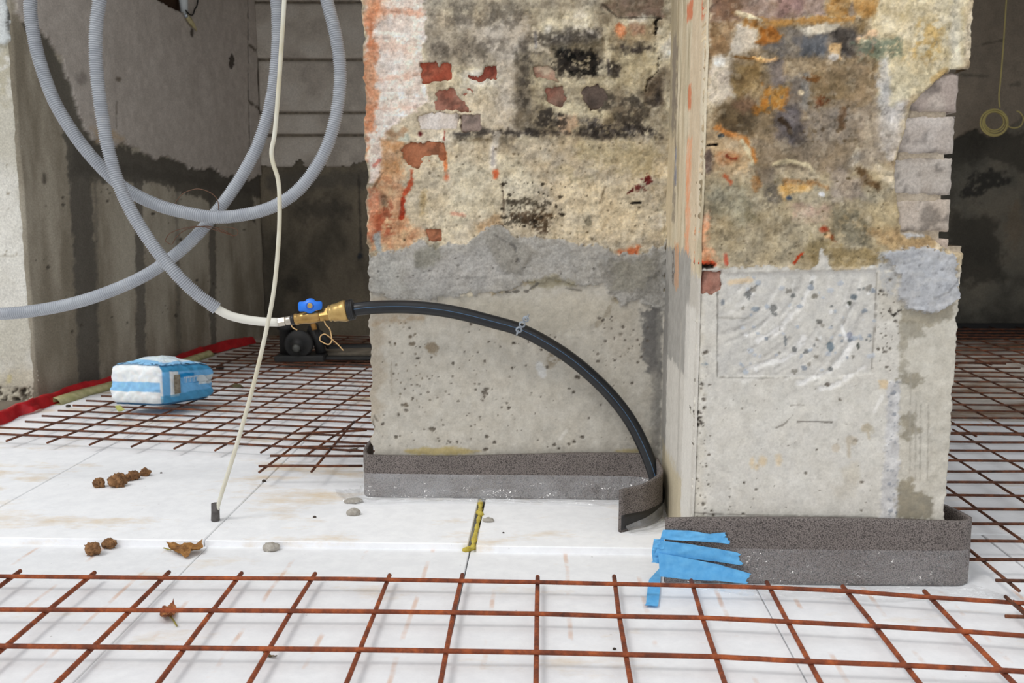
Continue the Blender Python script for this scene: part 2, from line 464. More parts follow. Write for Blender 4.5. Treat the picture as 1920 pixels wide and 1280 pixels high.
# dark block field with soot
f.poly([(968, 98), (1110, 60), (1205, 60), (1216, 250), (966, 250)], rgb(160, 148, 124), 0.75, 10, 14, 26, cols=rgb(128, 118, 100))
f.poly([(966, 120), (984, 110), (1000, 240), (962, 244)], rgb(118, 109, 96), 0.75, 7, 8)
f.poly([(975, 84), (1125, 52), (1130, 70), (990, 104)], rgb(104, 97, 90), 0.8, 8, 10)
f.poly([(1024, 84), (1136, 70), (1132, 100), (1030, 104)], rgb(116, 107, 90), 0.85, 7, 8)
f.poly([(1040, 92), (1120, 96), (1128, 118), (1122, 142), (1082, 138), (1066, 146), (1052, 124)], rgb(33, 32, 30), 0.97, 5, 9, 10, brk=0.36, bs=7)
f.poly([(990, 96), (1000, 50), (1012, 56), (1014, 84), (1034, 100)], rgb(204, 192, 170), 0.9, 3, 5, h=0.003)
f.line([(1004, 62), (1004, 90)], 2.5, rgb(160, 156, 156), 0.7)
f.line([(990, 105), (1000, 90), (1050, 72), (1090, 66)], 2, rgb(208, 198, 180), 0.6, 2, 6, brk=0.4)
f.line([(1086, 66), (1105, 58), (1124, 70)], 2, rgb(206, 196, 180), 0.6, 1.5, 4)
f.poly([(1128, 50), (1140, 50), (1150, 140), (1140, 145), (1120, 138), (1124, 112), (1134, 110)], rgb(198, 188, 164), 0.9, 3, 5, h=0.002)
f.line([(1139, 112), (1141, 140)], 1.5, rgb(96, 88, 88), 0.8)
f.poly([(990, 146), (1230, 136), (1216, 160), (1000, 162)], rgb(200, 188, 158), 0.8, 8, 12, 20)
f.poly([(1150, 100), (1235, 94), (1235, 140), (1160, 146)], rgb(192, 180, 150), 0.8, 8, 10)
f.poly([(1010, 205), (1055, 200), (1060, 238), (1000, 244)], rgb(92, 86, 78), 0.75, 8, 12, 14, brk=0.42, bs=8)
f.poly([(1010, 190), (1120, 196), (1140, 216), (1060, 218)], rgb(206, 194, 162), 0.8, 8, 12)
f.poly([(1046, 218), (1082, 216), (1084, 236), (1066, 254), (1048, 246)], rgb(204, 172, 140), 0.85, 5, 6)
f.poly([(1084, 222), (1150, 230), (1216, 236), (1240, 254), (1090, 256)], rgb(82, 76, 74), 0.8, 7, 12, 14, brk=0.4, bs=7)
f.poly([(1156, 180), (1205, 176), (1200, 232), (1158, 230)], rgb(118, 106, 92), 0.7, 10, 14, 14, brk=0.45, bs=6)
f.poly([(1148, 118), (1164, 122), (1160, 142), (1146, 138)], rgb(72, 66, 66), 0.75, 4, 6, 8, brk=0.4, bs=6)
f.line([(1165, 88), (1216, 92)], 4.5, rgb(84, 77, 76), 0.75, 4, 8, 10, brk=0.4)
f.poly([(1130, 8), (1240, -30), (1242, 32), (1160, 34)], rgb(118, 106, 90), 0.9, 4, 8, cols=rgb(134, 112, 98))
f.line([(1130, 8), (1160, 34), (1235, 32)], 1.5, rgb(72, 66, 58), 0.7)
f.poly([(1150, 44), (1236, 42), (1230, 74), (1160, 80)], rgb(172, 154, 126), 0.85, 6, 8)
f.ell(1164, 57, 10, 13, rgb(196, 108, 66), soft=4, warp=5, cols=rgb(216, 150, 110))
f.poly([(1180, 44), (1214, 44), (1210, 64), (1184, 66)], rgb(176, 134, 112), 0.7, 5, 6)
f.line([(1238, 34), (1231, 38), (1230, 60), (1228, 84)], 1.5, rgb(44, 38, 32), 0.9, 1, 4, 7, h=-0.004)
f.line([(1236, 110), (1234, 134), (1215, 152), (1208, 186)], 1.3, rgb(52, 46, 38), 0.85, 1, 4, 7, h=-0.003)
f.poly([(1214, 152), (1242, 136), (1242, 204), (1208, 200)], rgb(112, 97, 80), 0.9, 5, 6, cols=rgb(92, 82, 72))
f.ell(1234, 180, 7, 14, rgb(66, 60, 56), op=0.8, soft=5, warp=4)
# dark ledge
f.line([(852, 252), (905, 246), (960, 250), (1060, 247)], 5, rgb(84, 78, 74), 0.85, 4, 8, 14, brk=0.36)
f.line([(850, 264), (900, 262), (930, 260)], 3, rgb(120, 106, 84), 0.8, 3, 6)
f.line([(1080, 252), (1240, 258)], 3, rgb(88, 80, 72), 0.7, 3, 6)
# sandy coat
f.poly([(720, 262), (860, 268), (1242, 262), (1242, 470), (692, 490), (692, 350), (716, 330)], rgb(204, 188, 160), 0.72, 8, 12, 30, cols=rgb(184, 172, 152))
f.poly([(830, 300), (980, 290), (1010, 400), (840, 420)], rgb(206, 198, 174), 0.5, 16, 20, 30)
f.poly([(1050, 340), (1200, 330), (1210, 440), (1060, 440)], rgb(214, 197, 164), 0.6, 16, 20, 30)
f.poly([(1080, 268), (1225, 266), (1235, 330), (1090, 300)], rgb(180, 164, 126), 0.6, 14, 18)
f.poly([(715, 262), (756, 268), (752, 330), (708, 344), (708, 300)], rgb(206, 166, 132), 0.85, 7, 10, cols=rgb(190, 140, 96))
f.poly([(700, 345), (726, 316), (758, 326), (764, 420), (800, 440), (740, 470), (692, 470)], rgb(198, 140, 102), 0.8, 9, 14, 18, cols=rgb(214, 178, 138))
f.poly([(692, 360), (712, 350), (718, 430), (698, 450), (690, 440)], rgb(182, 88, 58), 0.75, 6, 10, 12, cols=rgb(206, 140, 110))
f.poly([(716, 368), (738, 386), (736, 436), (700, 446), (712, 410)], rgb(168, 92, 68), 0.75, 6, 10, 12, brk=0.42)
f.ell(720, 374, 6, 12, rgb(108, 88, 70), op=0.8, soft=5, warp=5)
f.poly([(692, 250), (714, 262), (712, 330), (700, 342), (690, 336)], rgb(224, 206, 194), 0.9, 4, 6)
f.line([(700, 311), (712, 300)], 3, rgb(196, 110, 96), 0.7); f.line([(702, 350), (716, 326)], 2, rgb(120, 96, 76), 0.7)
f.line([(772, 320), (770, 345), (758, 362)], 4, rgb(190, 86, 56), 0.9, 2, 4)
f.line([(755, 372), (753, 408)], 4, rgb(176, 70, 46), 0.95, 1.5, 3, h=-0.003)
f.line([(834, 288), (836, 318)], 3, rgb(206, 120, 72), 0.9, 1.5, 3)
f.line([(833, 246), (833, 262)], 1, rgb(150, 70, 60), 0.8)
f.ell(838, 330, 5, 8, rgb(212, 108, 70), soft=4, warp=4, op=0.9); f.ell(929, 326, 4.5, 9, rgb(214, 104, 66), soft=3, warp=3, op=0.9)
f.line([(933, 252), (926, 280), (925, 310)], 6, rgb(206, 198, 186), 0.85, 4, 4, h=0.003)
f.line([(925, 275), (924, 308)], 2.5, rgb(160, 154, 152), 0.7)
f.line([(843, 320), (848, 370)], 6, rgb(196, 184, 160), 0.7, 5, 5)
f.ell(788, 250, 3.5, 7, rgb(108, 44, 44), soft=2, warp=3); f.ell(760, 258, 11, 9, rgb(184, 186, 170), soft=3, warp=4)
f.line([(730, 250), (745, 256), (760, 244)], 5, rgb(160, 124, 92), 0.7, 4, 6)
f.line([(796, 360), (792, 400)], 5, rgb(168, 140, 90), 0.5, 5, 6); f.line([(848, 400), (872, 404)], 3, rgb(200, 130, 108), 0.6, 3, 4)
f.line([(942, 345), (944, 372), (944, 400)], 2, rgb(96, 82, 70), 0.7, 1.5, 3)
for cx, cy, rx, ry in ((968, 382, 18, 8), (985, 412, 36, 10), (1010, 382, 26, 6), (950, 408, 10, 8)):
    f.ell(cx, cy, rx, ry, rgb(82, 74, 62), op=0.85, soft=4, warp=14, ws=9, brk=0.42, bs=6)
f.poly([(968, 396), (1036, 398), (1030, 430), (1012, 444), (1000, 424), (960, 410)], rgb(86, 70, 54), 0.85, 5, 12, 10, brk=0.40, bs=6)
f.dots(60, (930, 340, 1060, 425), 1.0, 4, rgb(70, 62, 52), -0.001, seed=4)
f.ell(1104, 417, 6, 6, rgb(142, 132, 110), soft=2, warp=3); f.ell(1060, 318, 16, 12, rgb(176, 160, 128), op=0.7, soft=5, warp=6)
f.ell(1214, 337, 8, 8, rgb(116, 50, 46), soft=2, warp=6, ws=5); f.line([(1182, 360), (1200, 350), (1212, 356)], 3, rgb(112, 52, 46), 0.9, 2, 6, 6, brk=0.4)
f.line([(1184, 381), (1200, 380)], 2, rgb(26, 22, 20), 1, 1, 1, h=-0.004)
f.line([(1070, 330), (1075, 340), (1110, 332)], 3, rgb(180, 170, 140), 0.5, 3, 4, h=-0.003)
f.line([(1124, 380), (1135, 350)], 1.5, rgb(120, 104, 80), 0.7)
f.poly([(890, 420), (938, 402), (940, 440), (905, 446)], rgb(178, 146, 110), 0.7, 8, 10, 12)
f.poly([(1158, 470), (1200, 462), (1196, 478), (1164, 480)], rgb(208, 112, 68), 0.9, 4, 6)
f.dots(120, (700, 250, 1240, 450), 0.8, 2.6, rgb(96, 84, 66), -0.001, 0.7, seed=8)
f.h += np.where(f.V > f.uv((960, 450))[1], (f.nz(0.05, 4, 21) - 0.5) * 0.012, 0)
# cast base
lowm = [(684, 500), (740, 560), (800, 560), (860, 552), (910, 547), (950, 545), (990, 530), (1040, 524), (1080, 535), (1130, 532), (1150, 556), (1165, 570), (1200, 558), (1250, 580), (1250, 1010), (684, 1010)]
f.h[f.V < f.uv((960, 520))[1]] *= 0.35
f.poly(lowm, rgb(190, 183, 168), 1, 3, 8, 14, h=-0.002, reg=1, cols=rgb(182, 174, 158))
f.poly([(820, 560), (1150, 550), (1190, 600), (1000, 640), (860, 610)], rgb(182, 172, 150), 0.6, 18, 20, 40)
f.poly([(690, 545), (790, 590), (720, 610), (712, 760), (690, 850)], rgb(172, 156, 132), 0.75, 12, 16, 26)
f.line([(699, 610), (716, 602), (790, 596)], 4, rgb(168, 140, 106), 0.6, 5, 8)
f.line([(732, 640), (734, 740)], 1.4, rgb(150, 138, 120), 0.6, 1.2, 3)
f.dots(150, (705, 600, 1190, 845), 0.7, 3.4, rgb(92, 82, 70), -0.0025, seed=12)
f.dots(46, (715, 700, 960, 845), 1.4, 5.0, rgb(104, 94, 80), -0.003, seed=13)
f.dots(26, (735, 600, 800, 760), 1.2, 4.4, rgb(118, 104, 84), -0.003, seed=14)
f.poly([(797, 652), (812, 640), (822, 650), (816, 668)], rgb(140, 120, 92), 0.9, 3, 6, h=-0.002)
f.poly([(1024, 655), (1062, 650), (1056, 680), (1028, 690)], rgb(150, 134, 108), 0.8, 6, 10, brk=0.38)
f.line([(1012, 684), (1018, 702)], 6, rgb(204, 206, 208), 0.6, 3, 4)
f.line([(1120, 610), (1136, 590), (1150, 560)], 3, rgb(150, 138, 116), 0.8, 2, 5)
f.poly([(1200, 585), (1240, 560), (1240, 700), (1215, 696), (1200, 660), (1206, 620)], rgb(104, 101, 97), 0.95, 4, 10, 12)
f.poly([(1130, 590), (1205, 570), (1200, 690), (1130, 650)], rgb(178, 168, 150), 0.6, 10, 14)
f.dots(40, (1120, 590, 1215, 690), 0.8, 3, rgb(100, 90, 78), -0.002, seed=15)
f.line([(1228, 700), (1226, 860)], 6, rgb(142, 137, 128), 0.8, 5, 6); f.line([(1236, 560), (1234, 850)], 4, rgb(128, 124, 116), 0.8, 3, 5)
f.line([(1050, 824), (1062, 808)], 2.5, rgb(214, 208, 196), 0.7)
f.ell(830, 846, 72, 7, rgb(190, 166, 96), op=0.9, soft=3, warp=4); f.ell(1180, 846, 26, 4, rgb(188, 166, 104), op=0.8, soft=3, warp=3)
f.line([(692, 820), (702, 780), (708, 790)], 1.2, rgb(90, 80, 66), 0.8)
# mortar band
band = [(684, 486), (722, 474), (762, 462), (790, 452), (822, 463), (880, 452), (905, 432), (930, 420), (945, 428), (962, 440), (1010, 446), (1050, 448), (1092, 456), (1130, 462), (1160, 478), (1200, 476), (1250, 452), (1250, 590), (1200, 562), (1165, 572), (1150, 556), (1130, 534), (1080, 535), (1040, 524), (990, 530), (950, 545), (910, 547), (860, 553), (800, 562), (740, 560), (684, 545)]
f.poly(band, rgb(172, 168, 160), 1, 2, 8, 12, h=0.005, reg=2, cols=rgb(160, 155, 145))
f.poly([(692, 490), (740, 478), (760, 540), (700, 550)], rgb(170, 167, 158), 0.8, 6, 8)
f.poly([(776, 470), (820, 455), (830, 480), (806, 510), (780, 500)], rgb(138, 134, 118), 0.8, 4, 5, h=0.003)
f.poly([(905, 436), (930, 420), (962, 444), (1000, 470), (975, 512), (930, 505)], rgb(146, 141, 130), 0.8, 4, 6, h=0.004)
f.line([(925, 440), (965, 462), (972, 490)], 1.5, rgb(108, 104, 98), 0.8, 1, 4, h=-0.003)
f.poly([(830, 480), (910, 470), (960, 520), (900, 545), (800, 555), (760, 520)], rgb(170, 166, 160), 0.7, 8, 12, 16)
f.poly([(1000, 460), (1160, 478), (1150, 500), (1040, 500)], rgb(168, 165, 158), 0.7, 8, 12)
f.poly([(990, 525), (1040, 516), (1080, 528), (1080, 536), (1000, 540)], rgb(152, 142, 112), 0.85, 4, 6)
f.poly([(1120, 495), (1240, 470), (1240, 560), (1150, 550)], rgb(134, 129, 119), 0.75, 10, 12)
f.poly([(1150, 490), (1230, 480), (1215, 540), (1150, 545)], rgb(144, 138, 120), 0.7, 8, 10)
f.line([(950, 548), (990, 545), (1010, 530)], 1.4, rgb(98, 92, 82), 0.8, 1, 4); f.line([(1060, 540), (1090, 545)], 1.2, rgb(110, 104, 92), 0.8)
f.dots(40, (700, 480, 1200, 530), 0.8, 2, rgb(100, 96, 90), -0.001, seed=17)
f.h += np.where(f.reg == 2, (f.nz(0.045, 4, 31) - 0.5) * 0.009 + (f.nz(0.008, 3, 33) - 0.5) * 0.0012, 0)
f.poly([(700, 440), (712, 432), (716, 470), (722, 480), (704, 470)], rgb(158, 164, 164), 0.9, 3, 5)
f.sat0 = 0.84; f.weather((f.reg == 0) & (f.U > ul + 0.15), 0.40, 0.08); f.weather((f.reg == 0) & (f.U <= ul + 0.15), 0.32, 0.2); f.weather(f.reg == 2, 0.16); f.weather(f.reg == 1, 0.14)
for cx, cy, rx, ry, op in ((1082, 118, 44, 26, 0.9), (1030, 222, 34, 22, 0.75), (1150, 244, 70, 13, 0.85), (985, 150, 14, 60, 0.5), (1185, 205, 34, 34, 0.55), (1060, 68, 70, 12, 0.55), (1125, 190, 26, 20, 0.6), (1180, 92, 40, 8, 0.7), (1152, 130, 12, 14, 0.7), (880, 252, 34, 6, 0.6), (1000, 250, 70, 5, 0.8), (900, 30, 90, 26, 0.3), (880, 90, 80, 20, 0.3)):
    f.ell(cx, cy, rx, ry, rgb(62, 57, 53), op=op, soft=7, warp=12, ws=13, brk=0.47, bs=8)
_s = (f.reg == 0)[:, None]; f.c += np.where(_s, (f.c - 0.64) * 0.20, 0).astype(np.float32)
# openings in the coat down to the bricks
HOLES = [[(790, 120), (816, 117), (822, 130), (832, 118), (845, 120), (846, 148), (812, 154), (794, 156)], [(878, 142), (896, 146), (912, 126), (930, 123), (930, 148), (884, 151)],
         [(817, 170), (852, 166), (858, 184), (868, 192), (882, 210), (820, 203)], [(785, 220), (800, 212), (862, 214), (855, 240), (790, 242)], [(864, 218), (900, 214), (900, 244), (868, 246)],
         [(752, 284), (764, 268), (832, 267), (834, 300), (826, 302), (822, 288), (795, 292), (784, 314), (766, 308)], [(1000, 126), (1034, 126), (1048, 154), (1006, 142)],
         [(1024, 164), (1052, 162), (1060, 184), (1052, 200), (1026, 190)], [(1094, 166), (1120, 160), (1138, 176), (1132, 200), (1108, 204), (1096, 186)], [(800, 432), (826, 430), (824, 450), (804, 450)]]
for hpts in HOLES:
    f.poly(hpts, rgb(120, 98, 78), 1, 1.5, 4, 9, h=-0.016)
# ragged left rim
near = np.clip(1 - (f.U - ul) / 0.02, 0, 1); f.du += near * (fbm(f.V / 0.03, f.V * 0 + 3, 4, 4) - 0.5) * 0.020 + near * 0.002
f.build(['plaster', 'concrete_base', 'mortar_band'], M_wall, pillar, 0.05, ['old stained lime plaster over red bricks', 'pitted cast concrete base of the recess', 'rough grey mortar band'], {1: M_smooth})
# bricks that show through the openings
def brick_obj(F, x0, y0, x1, y1, c, c2, dep=0.05, front=-0.004, bev=0.004, jit=0.0016, mat=None, seed=0):
    (ua, vb), (ub, va) = F.uv((x0, y0)), F.uv((x1, y1))
    c, c2 = [c_.mean() + (c_ - c_.mean()) * 0.84 for c_ in (c, c2)]
    nx, ny = max(3, int((ub - ua) / 0.008)), max(3, int((vb - va) / 0.008))
    vs = []; cs = []; fs = []; rr = random.Random(seed)
    for j in range(ny + 1):
        for i in range(nx + 1):
            uu = ua + (ub - ua) * i / nx; vv = va + (vb - va) * j / ny
            e = min(i, nx - i, 1) * min(j, ny - j, 1)
            d = front + (rr.random() - 0.5) * 2 * jit - (0 if e else bev)
            ou = bev * 0.5 * ((i == 0) - (i == nx)) + rr.uniform(-1, 1) * 0.0012; ov = bev * 0.5 * ((j == 0) - (j == ny)) + rr.uniform(-1, 1) * 0.0012
            vs.append(F.O + F.u * (uu + ou) + F.v * (vv + ov) + F.n * d)
            t = float(np.clip((fbm(np.array([uu / 0.03 + seed]), np.array([vv / 0.03]), 4, seed)[0] - 0.5) * 3 + 0.5, 0, 1)); t2 = float(smooth(0.6, 0.7, fbm(np.array([uu / 0.02]), np.array([vv / 0.02 + seed]), 4, seed + 5)[0])); cs.append(lin((c * (1 - t) + c2 * t) * (1 - 0.25 * t2)) * GAIN)
    for j in range(ny):
        for i in range(nx):
            a = j * (nx + 1) + i; fs.append((a, a + 1, a + nx + 2, a + nx + 1))
    rim = [i for i in range(nx)] + [j * (nx + 1) + nx for j in range(ny)] + [ny * (nx + 1) + nx - i for i in range(nx)] + [(ny - j) * (nx + 1) for j in range(ny)]
    b0 = len(vs)
    for r in rim: vs.append(vs[r] - F.n * dep); cs.append(lin(c) * GAIN)
    for k in range(len(rim)):
        k2 = (k + 1) % len(rim); fs.append((rim[k], b0 + k, b0 + k2, rim[k2]))
    return from_data('brick', vs, fs, mat or M_wall, pillar, True, np.clip(np.array(cs), 0, .92))
for i, (x0, y0, x1, y1, a, b) in enumerate([(783, 110, 858, 160, (166, 72, 48), (178, 92, 66)), (868, 114, 942, 158, (146, 64, 48), (170, 100, 76)), (808, 160, 892, 212, (160, 94, 74), (176, 122, 102)),
        (776, 206, 862, 248, (210, 196, 184), (222, 212, 204)), (862, 208, 925, 250, (150, 130, 120), (168, 146, 132)), (745, 262, 842, 322, (166, 94, 58), (182, 112, 76)),
        (994, 116, 1060, 158, (180, 128, 106), (194, 172, 146)), (1014, 158, 1074, 206, (156, 92, 74), (140, 108, 92)), (1084, 154, 1150, 210, (112, 94, 84), (96, 82, 74)), (792, 424, 834, 456, (180, 112, 76), (166, 98, 68))]):
    brick_obj(f, x0, y0, x1, y1, rgb(*a), rgb(*b), seed=i)

# ---- front face
u1 = Face(O_f, UP_, -WP, 0, 1, 0, 1, .5, .5, rgb(0, 0, 0)).uv((1772, 970))[0]
g = Face(O_f, UP_, -WP, 0.0, u1, -0.01, 1.56, 0.0024, 0.0024, rgb(186, 173, 150))
g.tint([rgb(150, 134, 112), rgb(180, 166, 142), rgb(198, 184, 160), rgb(208, 200, 186)], 0.06, 41, 1.0)
g.h += (g.nz(0.05, 5, 43) - 0.5) * 0.012 + (g.nz(0.012, 3, 45) - 0.5) * 0.003
T = dict(soft=8, warp=12, ws=20)
g.poly([(1630, -50), (1830, -50), (1812, 130), (1700, 190), (1640, 180)], rgb(208, 196, 168), 0.8, **T, cols=rgb(190, 176, 142))
g.ell(1740, 75, 26, 34, rgb(190, 158, 100), op=0.7, soft=10, warp=16, ws=14, brk=0.42, bs=12)
g.ell(1722, 120, 22, 14, rgb(190, 160, 110), op=0.6, soft=8, warp=12); g.ell(1790, 60, 8, 40, rgb(168, 160, 150), op=0.6, soft=8, warp=10)
g.line([(1802, -40), (1798, 60), (1794, 128)], 10, rgb(206, 198, 178), 0.8, 6, 6)
g.poly([(1326, -50), (1550, -50), (1546, 34), (1440, 40), (1380, 36), (1326, 42)], rgb(146, 124, 108), 0.95, 6, 8, cols=rgb(168, 148, 136))
g.poly([(1345, -50), (1380, -50), (1384, 36), (1332, 42)], rgb(128, 100, 80), 0.7, 8, 8)
g.poly([(1455, -50), (1508, -50), (1504, 20), (1460, 30)], rgb(150, 122, 118), 0.7, 10, 8)
g.poly([(1548, -50), (1660, -50), (1640, 36), (1550, 34)], rgb(166, 126, 76), 0.9, 6, 10, 18, cols=rgb(184, 152, 106))
g.poly([(1588, 20), (1600, 4), (1606, 26), (1596, 34)], rgb(134, 122, 112), 0.8, 3, 4)
g.poly([(1325, 45), (1380, 40), (1372, 90), (1362, 104), (1330, 110)], rgb(158, 132, 102), 0.9, 6, 8, cols=rgb(132, 106, 80))
g.poly([(1380, 44), (1412, 46), (1424, 96), (1408, 110), (1366, 110)], rgb(194, 184, 170), 0.95, 4, 8)
g.poly([(1334, 108), (1372, 104), (1376, 180), (1344, 198), (1330, 190)], rgb(204, 192, 172), 0.9, 5, 8, cols=rgb(190, 178, 164))
g.ell(1350, 116, 12, 10, rgb(216, 212, 204), op=0.9, soft=4, warp=5)
main = [(1376, 106), (1420, 96), (1430, 48), (1500, 52), (1620, 56), (1650, 96), (1645, 205), (1606, 262), (1590, 325), (1500, 336), (1430, 320), (1400, 262), (1346, 245), (1338, 205), (1378, 178)]
g.poly(main, rgb(128, 114, 94), 0.95, 8, 14, 22, cols=rgb(152, 134, 110))
g.poly([(1440, 46), (1560, 56), (1630, 60), (1640, 96), (1580, 104), (1480, 108), (1430, 90)], rgb(118, 114, 112), 0.9, 8, 10, 16, cols=rgb(138, 128, 116))
g.poly([(1500, 70), (1552, 62), (1546, 106), (1504, 106)], rgb(106, 108, 112), 0.85, 6, 8)
g.poly([(1560, 52), (1610, 58), (1600, 100), (1570, 104)], rgb(84, 80, 78), 0.85, 7, 9)
g.poly([(1500, 56), (1560, 36), (1590, 40), (1556, 62), (1512, 66)], rgb(204, 194, 176), 0.95, 3, 5, h=0.003)
g.line([(1382, 26), (1410, 36), (1438, 44), (1470, 42), (1540, 38), (1600, 36)], 5, rgb(178, 138, 86), 0.9, 4, 6, h=0.004)
g.line([(1382, 24), (1405, 32), (1425, 40)], 4, rgb(212, 200, 174), 0.9, 2, 3, h=0.004)
g.line([(1400, 42), (1428, 54), (1436, 60)], 4, rgb(158, 112, 60), 0.8, 4, 6)
g.poly([(1428, 54), (1446, 48), (1470, 66), (1468, 80), (1448, 84), (1416, 80)], rgb(148, 98, 52), 0.95, 4, 6, cols=rgb(180, 128, 74), h=0.003)
g.poly([(1604, 34), (1626, 34), (1626, 64), (1606, 70)], rgb(140, 122, 94), 0.9, 5, 6)
g.line([(1616, 78), (1636, 64)], 8, rgb(210, 180, 148), 0.9, 3, 4, h=0.004); g.ell(1622, 83, 8, 6, rgb(226, 206, 178), soft=2, warp=3, h=0.003)
g.poly([(1600, 80), (1640, 78), (1690, 74), (1692, 104), (1640, 114), (1604, 106)], rgb(116, 128, 114), 0.75, 8, 14, 16, brk=0.38)
g.poly([(1555, 80), (1578, 82), (1576, 110), (1552, 112)], rgb(204, 172, 130), 0.95, 3, 5, h=0.002); g.ell(1562, 108, 9, 6, rgb(206, 198, 188), soft=2, warp=3)
g.line([(1412, 110), (1438, 114), (1452, 112)], 3, rgb(230, 186, 132), 0.95, 1.5, 4, h=0.003); g.line([(1380, 106), (1412, 110)], 2, rgb(120, 88, 52), 0.8)
g.poly([(1470, 116), (1546, 108), (1552, 140), (1480, 150)], rgb(180, 162, 136), 0.85, 7, 8, cols=rgb(164, 146, 120)); g.ell(1554, 117, 6, 5, rgb(226, 210, 188), soft=2, warp=2)
g.poly([(1436, 116), (1470, 112), (1472, 160), (1446, 164)], rgb(134, 126, 124), 0.8, 6, 7)
g.poly([(1376, 120), (1432, 118), (1430, 150), (1384, 190), (1372, 160)], rgb(122, 102, 74), 0.85, 7, 10, cols=rgb(150, 128, 92))
g.poly([(1408, 150), (1424, 150), (1430, 176), (1408, 186)], rgb(178, 156, 120), 0.8, 5, 6)
g.poly([(1428, 166), (1450, 170), (1480, 160), (1484, 176), (1468, 206), (1430, 210), (1426, 190)], rgb(164, 110, 54), 0.9, 5, 10, 12, cols=rgb(182, 142, 84), brk=0.3)
g.ell(1416, 206, 9, 10, rgb(170, 118, 60), op=0.9, soft=4, warp=4)
g.poly([(1480, 146), (1512, 140), (1506, 190), (1490, 260), (1478, 200)], rgb(124, 116, 110), 0.7, 8, 8)
g.line([(1511, 146), (1510, 200)], 7, rgb(150, 146, 140), 0.8, 4, 5); g.ell(1501, 174, 6, 6, rgb(214, 196, 166), soft=2, warp=2, h=0.003); g.ell(1560, 175, 8, 4, rgb(196, 190, 186), soft=2, warp=3)
g.poly([(1530, 130), (1640, 110), (1642, 190), (1570, 200), (1536, 180)], rgb(132, 116, 92), 0.75, 9, 14, cols=rgb(154, 134, 108))
g.ell(1540, 192, 12, 9, rgb(108, 64, 40), op=0.85, soft=4, warp=8, ws=6, brk=0.4); g.ell(1524, 148, 14, 5, rgb(124, 88, 56), op=0.8, soft=3, warp=7, ws=6)
g.poly([(1344, 198), (1390, 184), (1420, 214), (1412, 256), (1370, 252), (1346, 232)], rgb(92, 80, 64), 0.92, 8, 9, cols=rgb(112, 98, 78))
g.ell(1396, 196, 20, 12, rgb(122, 98, 82), op=0.7, soft=7, warp=7)
g.poly([(1456, 210), (1500, 196), (1512, 250), (1496, 276), (1460, 264), (1450, 236)], rgb(126, 119, 120), 0.85, 9, 10, cols=rgb(104, 98, 98))
g.line([(1464, 224), (1476, 232), (1482, 246)], 3.5, rgb(76, 62, 48), 0.85, 2, 4)
g.poly([(1490, 220), (1512, 230), (1508, 290), (1480, 280)], rgb(96, 88, 82), 0.7, 9, 9)
g.poly([(1512, 200), (1640, 196), (1600, 270), (1520, 290)], rgb(140, 131, 121), 0.8, 12, 14, cols=rgb(154, 142, 128))
g.line([(1580, 206), (1576, 238)], 4, rgb(110, 84, 60), 0.7, 4, 6); g.dots(50, (1500, 190, 1640, 330), 1, 4, rgb(100, 86, 68), -0.001, 0.7, seed=22)
g.poly([(1410, 262), (1600, 268), (1600, 330), (1440, 320)], rgb(132, 120, 104), 0.8, 12, 14, cols=rgb(148, 134, 116))
g.line([(1346, 240), (1372, 254), (1396, 262), (1408, 280), (1412, 300)], 5, rgb(182, 126, 74), 0.9, 4, 5, h=0.002)
g.poly([(1340, 250), (1390, 260), (1408, 300), (1400, 320), (1366, 330), (1330, 330), (1326, 270)], rgb(186, 162, 130), 0.85, 6, 8)
g.line([(1390, 264), (1404, 284), (1410, 306)], 3.5, rgb(196, 186, 158), 0.9, 2, 3, h=0.003)
g.ell(1364, 294, 22, 14, rgb(170, 128, 94), op=0.8, soft=6, warp=8); g.ell(1352, 254, 6, 3.5, rgb(84, 86, 84), soft=1.5, warp=2)
g.line([(1326, 272), (1344, 271)], 2.5, rgb(34, 28, 24), 1, 1, 2, h=-0.006); g.ell(1328, 302, 9, 24, rgb(92, 80, 76), op=0.85, soft=5, warp=5)
g.line([(1362, 292), (1372, 298), (1380, 296)], 2.5, rgb(142, 78, 58), 0.9, 1.5, 3)
g.poly([(1650, 112), (1668, 104), (1672, 230), (1650, 215), (1644, 160)], rgb(186, 184, 182), 0.9, 6, 7, cols=rgb(174, 170, 164))
g.poly([(1666, 180), (1700, 190), (1690, 290), (1668, 300), (1644, 270), (1646, 220)], rgb(190, 184, 178), 0.9, 8, 9, cols=rgb(176, 168, 160))
g.poly([(1600, 210), (1650, 200), (1660, 300), (1610, 310)], rgb(160, 148, 134), 0.7, 10, 12)
g.poly([(1668, 110), (1780, 118), (1700, 180), (1672, 200)], rgb(196, 186, 160), 0.8, 8, 10)
# lower plaster, olive
g.poly([(1296, 330), (1420, 326), (1640, 320), (1700, 380), (1700, 470), (1660, 500), (1300, 500)], rgb(166, 154, 130), 0.85, 10, 14, 26, cols=rgb(152, 140, 116))
g.line([(1450, 308), (1480, 302), (1512, 310), (1525, 324)], 4, rgb(204, 190, 158), 0.9, 2, 3, h=0.004)
g.poly([(1446, 312), (1520, 316), (1540, 336), (1470, 340)], rgb(180, 166, 142), 0.8, 6, 6)
g.poly([(1420, 320), (1450, 316), (1446, 346), (1420, 348)], rgb(134, 122, 108), 0.8, 6, 7)
g.poly([(1458, 346), (1474, 342), (1530, 346), (1520, 356), (1484, 360), (1468, 374), (1460, 366)], rgb(196, 154, 92), 0.9, 4, 5, cols=rgb(210, 178, 130))
g.line([(1470, 340), (1530, 342), (1550, 352)], 4, rgb(166, 124, 80), 0.7, 4, 5)
g.ell(1480, 371, 5, 4, rgb(88, 98, 112), soft=2, warp=2); g.ell(1542, 364, 6, 5, rgb(204, 204, 208), soft=2, warp=2)
